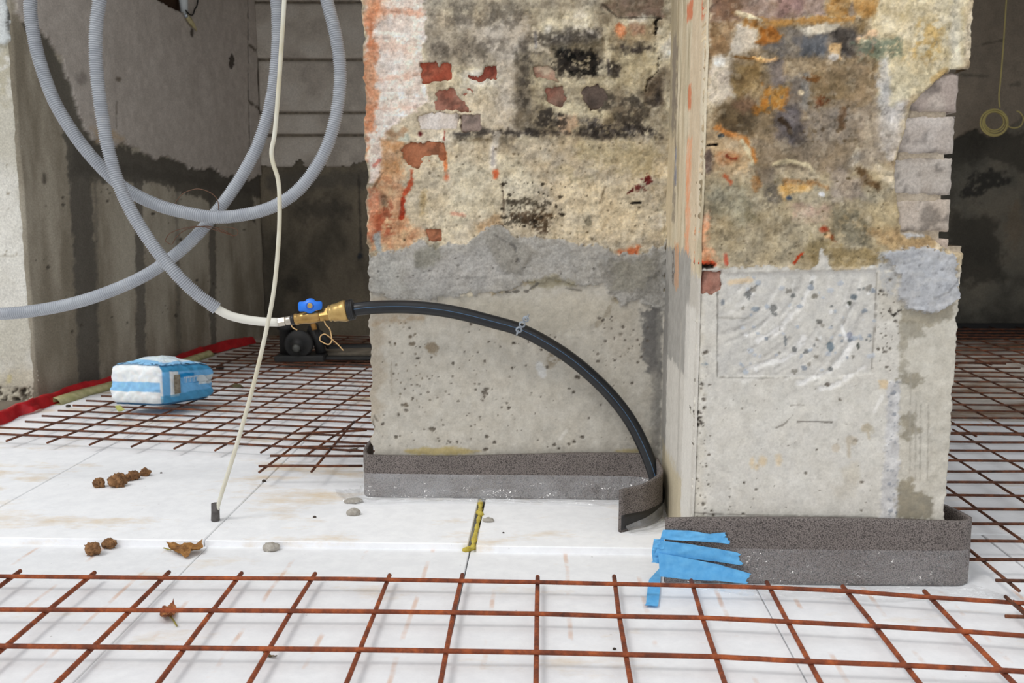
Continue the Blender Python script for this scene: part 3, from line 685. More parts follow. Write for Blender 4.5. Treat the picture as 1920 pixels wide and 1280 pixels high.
g.poly([(1424, 350), (1456, 346), (1462, 380), (1440, 386)], rgb(112, 104, 94), 0.75, 6, 8, brk=0.4)
g.poly([(1606, 316), (1624, 318), (1652, 348), (1644, 356), (1616, 342)], rgb(104, 84, 62), 0.85, 5, 7, 9)
g.poly([(1556, 316), (1620, 330), (1616, 372), (1560, 372)], rgb(160, 148, 138), 0.75, 8, 9)
g.ell(1416, 342, 9, 14, rgb(150, 110, 70), op=0.75, soft=5, warp=6); g.line([(1358, 330), (1370, 342)], 3, rgb(176, 92, 62), 0.8, 2, 3)
g.poly([(1330, 350), (1390, 352), (1420, 410), (1390, 424), (1330, 400)], rgb(158, 152, 132), 0.8, 10, 10, cols=rgb(140, 132, 112))
g.poly([(1394, 372), (1424, 414), (1400, 416)], rgb(126, 116, 92), 0.7, 6, 6)
g.poly([(1480, 380), (1560, 386), (1550, 420), (1490, 410)], rgb(172, 156, 140), 0.7, 8, 10, cols=rgb(180, 150, 136))
g.poly([(1560, 396), (1610, 398), (1640, 430), (1630, 460), (1570, 450)], rgb(128, 122, 106), 0.85, 7, 10, 14, brk=0.34)
g.poly([(1620, 380), (1690, 376), (1700, 420), (1640, 432)], rgb(186, 170, 138), 0.75, 9, 10)
g.ell(1545, 430, 9, 6, rgb(172, 84, 58), soft=3, warp=4); g.poly([(1546, 434), (1562, 438), (1566, 452), (1558, 454)], rgb(132, 74, 46), 0.9, 2, 4); g.ell(1552, 440, 7, 5, rgb(212, 178, 140), soft=2, warp=3)
g.poly([(1487, 494), (1494, 478), (1508, 472), (1500, 484), (1490, 496)], rgb(176, 74, 46), 0.95, 1.5, 3)
g.poly([(1520, 440), (1560, 452), (1548, 490), (1530, 500), (1510, 470)], rgb(138, 124, 94), 0.75, 8, 8)
g.poly([(1555, 462), (1650, 466), (1646, 498), (1560, 500)], rgb(146, 130, 98), 0.85, 6, 7)
g.poly([(1300, 420), (1326, 400), (1332, 470), (1346, 494), (1300, 498)], rgb(206, 146, 112), 0.85, 7, 10, cols=rgb(210, 176, 148))
g.line([(1310, 492), (1338, 494)], 4, rgb(196, 84, 56), 0.9, 3, 4); g.line([(1360, 478), (1362, 494)], 3.5, rgb(178, 84, 62), 0.85, 2, 3)
g.poly([(1620, 424), (1690, 430), (1760, 440), (1750, 478), (1660, 470)], rgb(178, 154, 118), 0.8, 7, 9, cols=rgb(160, 136, 104))
g.dots(90, (1300, 330, 1660, 500), 0.8, 2.6, rgb(104, 92, 72), -0.0012, 0.75, seed=25)
g.line([(1300, 430), (1304, 300), (1312, 180), (1322, 40), (1326, -40)], 7, rgb(204, 186, 158), 0.85, 5, 8, 14)
# cast base
vb = g.uv((1500, 508))[1]
g.h[g.V < vb] *= 0.3
low = [(1280, 500), (1340, 502), (1400, 498), (1470, 500), (1510, 506), (1532, 494), (1540, 466), (1556, 492), (1566, 512), (1600, 505), (1650, 498), (1690, 520), (1700, 570), (1830, 565), (1830, 1100), (1280, 1100)]
g.poly(low, rgb(203, 198, 186), 1, 2, 7, 12, h=-0.001, reg=1, cols=rgb(196, 190, 178))
g.poly([(1290, 720), (1680, 720), (1680, 980), (1290, 980)], rgb(200, 195, 182), 0.6, 20, 10, 40, cols=rgb(206, 201, 190))
g.poly([(1687, 545), (1830, 545), (1830, 1100), (1682, 1100)], rgb(184, 176, 158), 0.9, 2, 3, cols=rgb(196, 189, 172))
g.poly([(1346, 512), (1645, 506), (1642, 600), (1638, 700), (1560, 708), (1345, 706)], rgb(201, 196, 185), 1, 1.5, 3, h=-0.004, cols=rgb(190, 186, 178))
for a in ([(1346, 515), (1345, 706)], [(1345, 707), (1430, 709), (1480, 707)], [(1645, 512), (1642, 600), (1636, 690)]):
    g.line(a, 1.2, rgb(128, 122, 112), 0.7, 1, 1.5)
rr = random.Random(5)
for _ in range(70):
    r0 = rr.uniform(90, 345); a0 = rr.uniform(0.12, 1.15); a1 = a0 + rr.uniform(0.08, 0.5)
    arc = [(1325 + 0.95 * r0 * math.cos(a), 478 + 0.92 * r0 * math.sin(a)) for a in np.linspace(a0, a1, 6)]
    if not all(1350 < x < 1650 and 510 < y < 722 for x, y in arc): continue
    w = rr.random() < 0.6
    g.line(arc, rr.uniform(1.2, 4.5), rgb(222, 219, 212) if w else rgb(178, 174, 167), rr.uniform(0.2, 0.55), 2.5, 3, 8, h=-0.002 if not w else -0.001)
for arc in ([(1526, 520), (1508, 566), (1470, 612), (1420, 640)], [(1506, 632), (1496, 660), (1470, 676), (1430, 684), (1400, 692)], [(1600, 640), (1584, 672), (1550, 700), (1500, 718)], [(1620, 690), (1580, 716), (1540, 730)]):
    g.line(arc, 4, rgb(226, 224, 220), 0.7, 3, 5, h=-0.002)
for _ in range(95):
    x, y = rr.uniform(1390, 1642), rr.uniform(515, 700)
    if (x - 1330) * 0.6 + (y - 500) < 70: continue
    cc = rr.choice([rgb(126, 136, 148), rgb(158, 168, 180), rgb(110, 112, 110), rgb(176, 182, 190), rgb(136, 130, 118), rgb(218, 216, 212)])
    s_ = rr.uniform(1.5, 5.5)
    g.ell(x, y, s_ * rr.uniform(0.8, 1.5), s_, cc, op=0.85, soft=1, warp=2.5, ws=4, h=0.001)
for x, y, a, b, cc in ((1559, 650, 7, 9, (104, 122, 134)), (1602, 557, 6, 5, (96, 108, 116)), (1595, 569, 4, 5, (60, 64, 54)), (1451, 578, 7, 8, (118, 118, 114)), (1417, 580, 8, 5, (138, 150, 160)), (1537, 604, 6, 5, (110, 108, 100)), (1528, 555, 6, 5, (120, 114, 100)), (1356, 566, 4, 6, (120, 128, 138)), (1611, 650, 3, 7, (76, 80, 72)), (1474, 640, 3, 10, (120, 124, 126)), (1320, 683, 7, 3, (122, 136, 146)), (1594, 629, 6, 6, (138, 142, 160))):
    g.ell(x, y, a, b, rgb(*cc), op=0.9, soft=1.2, warp=2, ws=4)
g.line([(1370, 529), (1408, 526)], 4, rgb(220, 186, 138), 0.8, 3, 4); g.line([(1345, 596), (1420, 598)], 1.2, rgb(150, 144, 132), 0.6)
g.line([(1400, 548), (1420, 536)], 1.2, rgb(96, 90, 82), 0.8); g.line([(1580, 612), (1590, 640)], 2, rgb(230, 230, 228), 0.7)
# rough edge strip and marks
g.poly([(1290, 540), (1318, 545), (1324, 980), (1290, 980)], rgb(198, 190, 172), 0.85, 6, 8, 12, cols=rgb(212, 206, 192))
g.poly([(1296, 560), (1306, 560), (1302, 980), (1292, 980)], rgb(222, 216, 200), 0.9, 3, 4)
g.dots(70, (1298, 650, 1326, 975), 0.8, 4, rgb(110, 100, 86), -0.003, 0.85, seed=31); g.dots(22, (1296, 770, 1316, 800), 1.5, 5, rgb(92, 84, 74), -0.004, seed=32)
g.ell(1308, 775, 7, 3, rgb(80, 72, 62), op=0.8, soft=2, warp=5, ws=5, h=-0.003)
g.dots(46, (1325, 720, 1660, 965), 0.8, 3.6, rgb(112, 102, 88), -0.002, seed=33); g.dots(16, (1290, 880, 1420, 970), 1.2, 4, rgb(96, 88, 76), -0.002, seed=34)
g.line([(1495, 790), (1560, 791)], 1.3, rgb(112, 104, 94), 0.9, 0.8, 1.5); g.line([(1455, 802), (1470, 796), (1486, 778)], 1, rgb(130, 122, 110), 0.7, 0.8, 2); g.line([(1483, 760), (1520, 760)], 1, rgb(140, 132, 120), 0.6, 0.8, 2)
g.ell(1625, 802, 11, 9, rgb(188, 172, 142), op=0.85, soft=2, warp=3); g.line([(1628, 810), (1630, 822)], 2.5, rgb(190, 174, 144), 0.8)
g.ell(1597, 826, 11, 9, rgb(186, 172, 148), op=0.85, soft=2, warp=3); g.line([(1592, 832), (1592, 856)], 3, rgb(186, 172, 148), 0.85); g.ell(1568, 840, 8, 8, rgb(190, 176, 154), op=0.85, soft=2, warp=2); g.ell(1636, 806, 5, 9, rgb(180, 170, 146), op=.6, soft=2)
for x, y, a, b in ((1430, 862, 7, 10), (1410, 868, 3, 10), (1460, 862, 5, 9), (1418, 876, 5, 6)): g.ell(x, y, a, b, rgb(216, 186, 138), op=0.75, soft=4, warp=4)
g.ell(1600, 890, 16, 26, rgb(196, 184, 160), op=0.5, soft=10, warp=10); g.ell(1580, 920, 22, 16, rgb(198, 188, 168), op=0.5, soft=10, warp=10)
g.line([(1300, 962), (1420, 966), (1660, 970)], 1.2, rgb(140, 132, 122), 0.7, 0.8, 1)
g.poly([(1664, 715), (1686, 715), (1686, 800), (1682, 980), (1648, 980), (1658, 850)], rgb(206, 204, 202), 0.85, 3, 6, 8, cols=rgb(172, 170, 170), h=0.002)
g.dots(50, (1662, 716, 1684, 970), 1, 4, rgb(134, 138, 146), 0.001, 0.8, seed=36); g.poly([(1648, 714), (1664, 714), (1663, 730), (1650, 728)], rgb(206, 176, 130), 0.85, 2, 3)
g.line([(1640, 772), (1654, 744)], 3, rgb(226, 222, 214), 0.7)
g.poly([(1645, 500), (1690, 520), (1686, 600), (1648, 600)], rgb(192, 184, 168), 0.8, 5, 6); g.dots(40, (1646, 520, 1686, 700), 1, 3.6, rgb(104, 96, 84), -0.003, 0.85, seed=38)
g.line([(1668, 585), (1676, 590), (1690, 580)], 1.6, rgb(52, 46, 40), 0.9, 0.8, 3, 5)
for a, op in (([(1690, 575), (1790, 566), (1788, 600), (1740, 610), (1690, 604)], 0.75), ([(1690, 604), (1725, 602), (1735, 630), (1692, 640)], 0.6), ([(1686, 704), (1712, 698), (1738, 706), (1728, 722), (1700, 726), (1686, 720)], 0.8), ([(1690, 778), (1716, 776), (1722, 808), (1712, 824), (1692, 820)], 0.8), ([(1684, 900), (1712, 898), (1716, 920), (1750, 930), (1752, 972), (1680, 975)], 0.95), ([(1686, 640), (1700, 640), (1700, 700), (1686, 700)], 0.5)):
    g.poly(a, rgb(150, 138, 112), op, 4, 9, 10, cols=rgb(134, 126, 106))
for x in (1708, 1718, 1727, 1741): g.line([(x, 700 + (x % 7) * 12), (x - 2, 900)], 1.3, rgb(158, 150, 134), 0.7, 1, 2)
g.poly([(1752, 930), (1776, 925), (1774, 980), (1748, 980)], rgb(206, 200, 184), 0.7, 5, 6)
# mortar lump and red brick end
g.poly([(1640, 474), (1660, 472), (1690, 490), (1680, 540), (1668, 560), (1650, 520)], rgb(170, 171, 172), 0.7, 4, 8, 10, brk=0.35)
lump = [(1650, 474), (1690, 466), (1740, 462), (1790, 476), (1800, 560), (1762, 582), (1730, 586), (1700, 576), (1682, 552), (1684, 520), (1676, 500)]
g.poly(lump, rgb(166, 168, 173), 1, 2, 7, 10, h=0.009, reg=2, cols=rgb(174, 175, 178))
g.line([(1748, 558), (1774, 548), (1800, 520)], 1.2, rgb(128, 128, 130), 0.7); g.line([(1700, 574), (1740, 578), (1780, 564)], 3, rgb(186, 188, 192), 0.6, 2, 6, 6)
g.poly([(1690, 436), (1738, 432), (1734, 444), (1700, 446)], rgb(170, 172, 176), 0.9, 3, 4, h=0.002)
g.dots(24, (1690, 480, 1780, 570), 1, 3, rgb(130, 130, 132), -0.001, 0.7, seed=44)
g.h += np.where(g.reg == 2, (g.nz(0.02, 4, 51) - 0.5) * 0.005, 0)
g.poly([(1303, 512), (1352, 508), (1350, 540), (1338, 552), (1310, 548)], rgb(160, 100, 82), 0, 2, 4, h=-0.014)
g.poly([(1298, 496), (1340, 496), (1340, 503), (1298, 504)], rgb(56, 46, 38), 0.95, 1.5, 3, 6, h=-0.012)
g.sat0 = 0.92; g.weather(g.reg == 0, 0.42); _s = (g.reg == 0)[:, None]; g.c += np.where(_s, (g.c - 0.66) * 0.24, 0).astype(np.float32); g.weather(g.reg == 1, 0.14); g.weather(g.reg == 2, 0.3)
# bare brick quoins at the right rim: the coat stops at a ragged diagonal
g.poly([(1776, 132), (1748, 158), (1706, 196), (1698, 232), (1690, 262), (1678, 300), (1680, 360), (1690, 436), (1740, 440), (1782, 474), (1840, 470), (1840, 128)], rgb(168, 154, 136), 0.85, 2, 3, h=-0.009)
edge = [(1776, 132), (1748, 158), (1706, 196), (1698, 232), (1690, 262), (1676, 300)]
g.line(edge, 2.2, rgb(184, 166, 132), 0.7, 2, 3, h=0.004); g.line([(x + 5, y + 4) for x, y in edge], 1.6, rgb(110, 96, 78), 0.6, 1.5, 2); g.line([(1775, 133), (1750, 150)], 5, rgb(172, 136, 76), 0.6, 4, 3)
xcut = g.uv((1772, 300))[0]; vtop = g.uv((1790, 131))[1]; vbot = g.uv((1790, 462))[1]
cut = (g.U > xcut) & (g.V < vtop) & (g.V > vbot)
g.reg[cut] = 9
near = np.clip(1 - (u1 - g.U) / 0.02, 0, 1); g.du += -near * np.abs(fbm(g.V / 0.025, g.V * 0 + 8, 4, 8) - 0.45) * 0.018
g.du -= np.where(g.V > vtop, 0.011 * np.clip((g.U - u1 + 0.06) / 0.06, 0, 1), 0)
near = np.clip(1 - g.U / 0.02, 0, 1); g.du += near * np.abs(fbm(g.V / 0.02, g.V * 0 + 2, 4, 14) - 0.45) * 0.016; g.h -= near ** 2 * 0.010 * (0.4 + fbm(g.V / 0.03, g.V * 0, 3, 9))
g.build(['plaster', 'concrete_base', 'mortar_lump'], M_wall, pillar, 0.06, ['rust and soot stained plaster on the front face', 'pale cast concrete base with a chiselled panel', 'smooth grey mortar lump at the right corner'], {1: M_smooth, 2: M_smooth})
for i, (x0, y0, x1, y1, a, b) in enumerate([(1690, 134, 1800, 212, (168, 152, 142), (182, 168, 156)), (1680, 215, 1793, 290, (174, 162, 152), (188, 178, 170)), (1662, 293, 1788, 368, (166, 154, 142), (180, 170, 160)), (1668, 371, 1785, 438, (178, 162, 146), (186, 172, 158)), (1700, 445, 1782, 500, (172, 150, 130), (184, 164, 148))]):
    brick_obj(g, x0, y0, x1, y1, rgb(*a), rgb(*b), dep=0.11, front=-0.0045, bev=0.006, jit=0.0016, seed=40 + i)
brick_obj(g, 1314, 507, 1356, 556, rgb(160, 98, 80), rgb(176, 128, 110), front=-0.006, seed=60)

# ---- left flank of the front wing
lf = Face(C0, WP, -UP_, 0.003, 0.515, -0.01, 1.58, 0.0055, 0.0036, rgb(196, 184, 160))
lf.k = 0.0012
def lp(t, y):      # t: 0 at the near corner, 1 at the far corner; y: photo row at the corner's mid depth
    d = aty(1275, y, 2.12); return (t * 0.505, d.z)
lf.uv = lambda p: lp(*p)
def S(t0, t1, y0, y1, col, op=0.8, soft=3, warp=6, ws=12, **kw):
    lf.poly([(t0, y0), (t1, y0), (t1, y1), (t0, y1)], col, op, soft, warp, ws, **kw)
lf.sat0 = 1.0
lf.tint([rgb(168, 154, 128), rgb(198, 186, 160), rgb(212, 200, 176)], 0.05, 61, 1.0, sx=0.5, sy=4)
lf.h += (lf.nz(0.03, 4, 62, 0.7, 3) - 0.5) * 0.008
S(0.05, 0.35, -80, 500, rgb(212, 194, 168), 0.8, 10, 12, cols=rgb(204, 184, 156))
S(0.78, 1.02, -80, 240, rgb(160, 148, 124), 0.8, 12, 14); S(0.80, 0.9, 40, 250, rgb(134, 124, 112), 0.8, 6, 10); S(0.72, 0.80, 60, 420, rgb(118, 108, 98), 0.6, 6, 12, brk=0.42, bs=10)
S(0.78, 1.02, 240, 460, rgb(196, 180, 150), 0.8, 12, 14); S(0.70, 0.76, 270, 345, rgb(124, 128, 146), 0.75, 5, 8, brk=0.38)
S(0.26, 0.38, 265, 480, rgb(224, 152, 112), 0.85, 10, 14, cols=rgb(222, 178, 146)); S(0.35, 0.5, 8, 40, rgb(206, 116, 82), 0.85, 6, 10); S(0.32, 0.4, 165, 210, rgb(204, 116, 80), 0.8, 5, 8); S(0.05, 0.09, 20, 66, rgb(196, 88, 56), 0.85, 4, 6); S(0.02, 0.06, 0, 440, rgb(214, 202, 182), 0.5, 8, 8)
S(0.5, 0.62, 20, 480, rgb(206, 190, 162), 0.6, 8, 12)
lf.h[lf.V < lp(0, 520)[1]] *= 0.35
S(-0.1, 1.1, 505, 1100, rgb(206, 200, 188), 1, 3, 10, reg=1, cols=rgb(198, 192, 180))
S(0.2, 1.1, 470, 690, rgb(166, 162, 154), 0.95, 4, 14, reg=2, cols=rgb(154, 150, 142)); S(-0.1, 0.22, 500, 560, rgb(190, 182, 168), 0.85, 8, 10)
S(0.85, 1.1, 540, 900, rgb(126, 122, 116), 0.7, 8, 14); S(0.55, 0.68, 460, 545, rgb(206, 150, 108), 0.85, 6, 12); S(0.70, 0.76, 470, 540, rgb(90, 80, 74), 0.7, 4, 10, brk=0.4)
S(0.40, 0.45, 600, 1000, rgb(178, 172, 160), 0.7, 6, 5); S(0.05, 0.3, 560, 1000, rgb(218, 213, 202), 0.8, 8, 6); S(0.3, 0.95, 880, 1010, rgb(198, 178, 132), 0.7, 14, 16)
nearc = np.clip(1 - lf.U / 0.03, 0, 1); lf.h -= nearc ** 2 * 0.003
lf.build(['plaster', 'concrete_base', 'mortar_band'], M_smooth, pillar, 0.003, ['cream plaster flank with an orange streak', 'smooth pale concrete flank', 'grey mortar patch on the flank'])
# core of the masonry, up to the floor above
wb = 0.86
uL = ul
prism('masonry_core', C0, UP_, WP, 0.03, xcut - 0.004, 0.028, wb, -0.05, 2.6, M_core, pillar)
prism('masonry_core', O_r, UP_, WP, uL + 0.012, 0.05, 0.03, wb - 0.505, -0.05, 2.6, M_core, pillar)

# ---------------------------------------------------------------- left wall, jamb, back walls, ceiling
AW = 0.199
WW = Vector((math.sin(AW), math.cos(AW), 0)); NW = Vector((math.cos(AW), -math.sin(AW), 0))
J0 = atz(74, 757, ZB); J0.z = 0
YB = 5.45
Lw = (YB - J0.y) / WW.y
wall_left = empty('wall_left', 'left wall of ragged plaster over dark board-marked concrete', 'wall', kind='structure')
w = Face(J0, WW, NW, -0.004, Lw, -0.01, 2.25, 0.0085, 0.0058, rgb(170, 158, 136))
w.k = 0.0022
w.tint([rgb(142, 130, 108), rgb(170, 158, 136), rgb(184, 174, 152)], 0.25, 71, 1.0, sx=0.5, sy=2)
w.h += (w.nz(0.15, 4, 72) - 0.5) * 0.012
cband = rgb(96, 90, 78)
w.poly([(40, 36), (80, 60), (130, 140), (160, 240), (200, 300), (470, 350), (480, 420), (400, 380), (290, 345), (200, 340), (130, 330), (110, 180), (60, 90)], cband, 0.9, 4, 10, 16)
for x0, x1, xb0, xb1, op in ((128, 170, 150, 190, 0.85), (250, 266, 258, 276, 0.7), (390, 404, 396, 406, 0.7), (176, 182, 182, 188, 0.35), (330, 336, 330, 338, 0.4)):
    w.poly([(x0, 300), (x1, 310), (xb1, 740), (xb0, 745)], rgb(96, 90, 80), op, 4, 8, 14)
w.poly([(140, 260), (500, 330), (500, 372), (300, 338), (200, 322), (132, 330)], rgb(90, 84, 74), 0.9, 5, 10)
w.ell(84, 333, 6, 12, rgb(84, 76, 64), op=0.8, soft=4, warp=5); w.dots(40, (60, 350, 460, 680), 1, 3.4, rgb(88, 80, 68), -0.003, seed=72)
plast = [(24, -80), (24, 20), (40, 44), (78, 62), (90, 78), (112, 110), (134, 176), (150, 232), (168, 258), (190, 272), (212, 272), (236, 268), (262, 282), (290, 300), (302, 292), (320, 296), (348, 312), (372, 318), (396, 314), (420, 334), (452, 326), (466, 338), (480, 328), (498, 336), (500, -80)]
w.poly(plast, rgb(196, 184, 172), 1, 1.5, 7, 10, h=0.014, reg=1, cols=rgb(184, 172, 160))
w.ell(148, 148, 10, 14, rgb(132, 122, 112), op=0.6, soft=6, warp=5); w.ell(216, 148, 6, 5, rgb(112, 96, 78), op=0.8, soft=3, warp=3); w.line([(212, 190), (212, 240)], 2.5, rgb(120, 108, 94), 0.6, 2, 4)
w.poly([(160, 236), (200, 240), (230, 262), (180, 268)], rgb(196, 168, 132), 0.8, 6, 8); w.ell(430, 115, 5, 14, rgb(74, 64, 56), op=0.9, soft=2, warp=6, ws=6); w.ell(356, 62, 3, 8, rgb(70, 60, 52), op=0.8, soft=2, warp=3)
w.line([(460, -80), (462, 130), (466, 330)], 1.6, rgb(70, 64, 56), 0.9, 1, 2, h=-0.012); w.line([(490, -80), (494, 330)], 5, rgb(112, 102, 90), 0.8, 4, 5, h=-0.008)
for y in (85, 190): w.line([(464, y), (480, y + 12), (498, y + 26)], 3.5, rgb(92, 82, 70), 0.8, 3, 5, h=-0.006)
w.poly([(284, -80), (284, -6), (310, 10), (346, 27), (346, -80)], rgb(74, 48, 30), 1, 1.5, 3, 8, h=-0.045)
w.build(['concrete_base', 'plaster'], M_wall, wall_left, 0.05, ['board-marked concrete with dark vertical seams', 'ragged pale plaster coat'])
prism('masonry_core', J0, WW, NW, 0.14, Lw + 0.1, -0.30, -0.055, -0.05, 2.6, M_core, wall_left)
jamb = empty('wall_left_end', 'sunlit pale end face of the left wall with worn bottom edge', 'wall', kind='structure')
j = Face(J0 + Vector((0, -0.002, 0)), Vector((1, 0, 0)), Vector((0, -1, 0)), -0.9, 0.0, 0.0, 2.25, 0.0062, 0.0062, rgb(214, 210, 196))
j.tint([rgb(196, 190, 172), rgb(214, 210, 198), rgb(222, 219, 208)], 0.2, 81)
j.h += (j.nz(0.06, 5, 82) - 0.5) * 0.008
j.poly([(-60, 80), (60, 78), (66, 150), (40, 190), (-60, 190)], rgb(178, 168, 138), 0.7, 10, 16, 18, brk=0.42, bs=14)
j.poly([(-60, 700), (100, 690), (100, 790), (-60, 790)], rgb(196, 184, 156), 0.7, 10, 12); j.dots(90, (-10, 725, 74, 760), 1, 4, rgb(84, 74, 60), -0.008, seed=83)
j.dots(24, (-10, 280, 66, 700), 0.8, 2.6, rgb(150, 136, 112), -0.002, seed=84); j.ell(18, 711, 4, 8, rgb(206, 190, 130), op=0.8, soft=2)
j.line([(-10, 725), (40, 727), (70, 728)], 1.5, rgb(150, 142, 126), 0.7); j.line([(0, 480), (60, 478)], 1.2, rgb(176, 168, 150), 0.6)
j.poly([(-60, -80), (24, -80), (28, 30), (20, 60), (30, 74), (0, 84), (-60, 90)], rgb(206, 212, 212), 1, 2, 6, h=0.012, reg=1)
j.line([(22, -20), (24, 24), (16, 40), (20, 60), (32, 76)], 2.5, rgb(66, 62, 56), 0.8, 2, 5, 6, h=-0.006)
nearj = np.clip(1 + j.U / 0.03, 0, 1); j.du -= nearj * np.abs(fbm(j.V / 0.04, j.V * 0 + 5, 5, 6) - 0.4) * 0.035; j.h -= nearj ** 2 * 0.006
j.build(['concrete_base', 'plaster'], M_wall, jamb, 0.06, ['pale concrete end face with a worn base', 'flaking white plaster'])
prism('masonry_core', J0, Vector((1, 0, 0)), Vector((0, 1, 0)), -2.6, -0.02, 0.05, 0.28, -0.05, 2.6, M_core, jamb)
prism('concrete_ledge', Vector(), Vector((1, 0, 0)), Vector((0, 1, 0)), J0.x - 1.2, J0.x - 0.0, J0.y - 0.20, J0.y + 0.02, 0.0, ZB + 0.012, M_dark, jamb)

wall_back = empty('wall_back', 'shadowed back wall of painted blocks above dark concrete', 'wall', kind='structure')
X0 = J0.x + WW.x * Lw
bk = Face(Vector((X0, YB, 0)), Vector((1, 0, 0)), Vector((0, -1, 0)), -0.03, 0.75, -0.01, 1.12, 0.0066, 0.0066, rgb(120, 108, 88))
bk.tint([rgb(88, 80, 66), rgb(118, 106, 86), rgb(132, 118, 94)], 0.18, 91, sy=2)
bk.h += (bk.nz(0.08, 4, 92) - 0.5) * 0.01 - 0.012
bk.poly([(500, 330), (690, 320), (690, 350), (500, 352)], rgb(92, 86, 76), 0.7, 8, 10)
bk.line([(672, 330), (676, 470)], 2, rgb(72, 66, 58), 0.8); bk.ell(673, 480, 4, 4, rgb(52, 56, 62)); bk.ell(545, 530, 14, 18, rgb(60, 54, 46), op=0.7, soft=8, warp=8); bk.ell(600, 390, 50, 20, rgb(70, 64, 56), op=0.6, soft=14, warp=20)
bk.build(['concrete_base'], M_wall, wall_back, 0.05)
rowsB = [(-95, 2), (5, 110), (113, 210), (213, 252), (255, 314)]
for i, (ya, yb) in enumerate(rowsB):
    va, vb_ = bk.uv((600, yb))[1], bk.uv((600, ya))[1]
    q = Face(Vector((X0, YB, 0)), Vector((1, 0, 0)), Vector((0, -1, 0)), 0.008 * (i % 3), 0.78, va + 0.003, vb_ - 0.003, 0.0085, 0.0085, rgb(190, 178, 162))
    q.tint([rgb(172, 160, 146), rgb(190, 178, 162), rgb(198, 188, 174)], 0.12, 93 + i)
    ed = np.minimum(q.V - q.V.min(), q.V.max() - q.V); q.h += (q.nz(0.05, 4, 95 + i) - 0.5) * 0.006 - np.clip(1 - ed / 0.012, 0, 1) * 0.007 * (0.5 + q.nz(0.03, 3, 99)) + 0.004 * (i % 2)
    if i == 4:
        q.poly([(480, 310), (520, 318), (540, 314), (560, 300), (572, 318), (600, 306), (625, 322), (650, 312), (690, 300), (700, 380), (480, 380)], None, 1, 1, 6, 8, reg=9)
    q.build(['wall_block'], M_wall, wall_back, 0.06)
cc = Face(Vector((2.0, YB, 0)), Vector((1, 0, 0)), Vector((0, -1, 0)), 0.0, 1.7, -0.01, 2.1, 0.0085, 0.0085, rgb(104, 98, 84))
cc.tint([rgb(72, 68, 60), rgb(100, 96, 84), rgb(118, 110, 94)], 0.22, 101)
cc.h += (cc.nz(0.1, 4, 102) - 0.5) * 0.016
cc.poly([(1830, 322), (1860, 318), (1900, 330), (1896, 352), (1850, 350), (1836, 380), (1800, 366)], rgb(52, 50, 46), 0.85, 4, 10, 12, brk=0.36)
cc.poly([(1780, 270), (1930, 240), (1930, 330), (1850, 300), (1790, 310)], rgb(66, 62, 54), 0.7, 8, 12); cc.ell(1905, 420, 14, 40, rgb(120, 100, 76), op=0.5, soft=10, warp=14); cc.poly([(1780, 400), (1870, 420), (1880, 520), (1780, 540)], rgb(62, 58, 50), 0.7, 12, 16, 20)
cc.poly([(1700, -80), (2100, -80), (2100, 170), (1940, 190), (1920, 216), (1912, 230), (1900, 234), (1880, 248), (1858, 258), (1826, 242), (1800, 256), (1780, 266), (1700, 280)], rgb(146, 130, 110), 1, 2, 5, 10, h=0.014, reg=1, cols=rgb(136, 122, 104))
cc.line([(1800, 140), (1850, 144)], 1.5, rgb(92, 84, 72), 0.6); cc.line([(1840, 84), (1880, 76)], 1.5, rgb(86, 78, 66), 0.7); cc.ell(1900, 160, 12, 4, rgb(96, 88, 76), op=0.6)
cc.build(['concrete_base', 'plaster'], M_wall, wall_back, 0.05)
box('masonry_core', X0 - 0.4, 4.2, YB + 0.02, YB + 0.3, -0.06, 2.6, M_core, wall_back)
wr = box('wall_right', 3.55, 3.8, 2.7, YB + 0.3, -0.06, 2.6, M_dark)  # out of view, added to keep stray light out of the right-hand room
tag(wr, 'unseen dark side wall added to close the right-hand room to light', 'wall', kind='structure')
ce = box('ceiling', -4.6, 4.2, 3.66, YB + 0.4, 2.3, 2.6, M_dark)  # out of view, lowered to limit the light on the rear walls
tag(ce, 'unseen dark floor slab over the two rear rooms, set low to limit light', 'ceiling', kind='structure')
bb = box('baseboard_back', 1.2, 3.55, YB - 0.05, YB - 0.012, -0.005, 0.09, simple('black_edge_strip', (26, 26, 28), 0.7, bstr=0.3, bscale=60))
tag(bb, 'black strip along the foot of the back wall in the right-hand room', 'edge strip', kind='structure')

# ================================================================ things
def rust_material(name, a, b_, c_):
    m, nt, b = nmat(name)
    b.inputs['Roughness'].default_value = 0.8; b.inputs['Metallic'].default_value = 0.15
    n = noise(nt, 26, 6, 0.7); r = ramp(nt, n.outputs['Fac'], [(0.3, L3(*a)), (0.5, L3(*b_)), (0.7, L3(*c_))])
    nt.links.new(r.outputs[0], b.inputs['Base Color'])
    tc = nt.nodes.new('ShaderNodeTexCoord'); w = nt.nodes.new('ShaderNodeTexWave')
    w.inputs['Scale'].default_value = 52; w.inputs['Distortion'].default_value = 0.6; w.bands_direction = 'DIAGONAL'
    nt.links.new(tc.outputs['Object'], w.inputs['Vector']); bump(nt, w.outputs['Fac'], b, 0.6, 0.0012); return m
M_rust = rust_material('rusty_steel', (84, 46, 34), (134, 68, 40), (186, 98, 50)); M_rust_shaded = rust_material('shaded_rusty_steel', (62, 42, 34), (98, 60, 42), (140, 84, 54))  # second steel is a darker copy, shade of the rear rooms in its colour

def fix_x(p, d, x): return p + d * ((x - p.x) / d.x)
def mat_empty(label, group='steel reinforcing mats on the insulation'):
    return empty('reinforcing_mat', label, 'steel mesh', group)
def extend(pts, a, b):
    if a: pts = [pts[0] + (pts[0] - pts[1]).normalized() * a] + pts
    if b: pts = pts + [pts[-1] + (pts[-1] - pts[-2]).normalized() * b]
    return pts

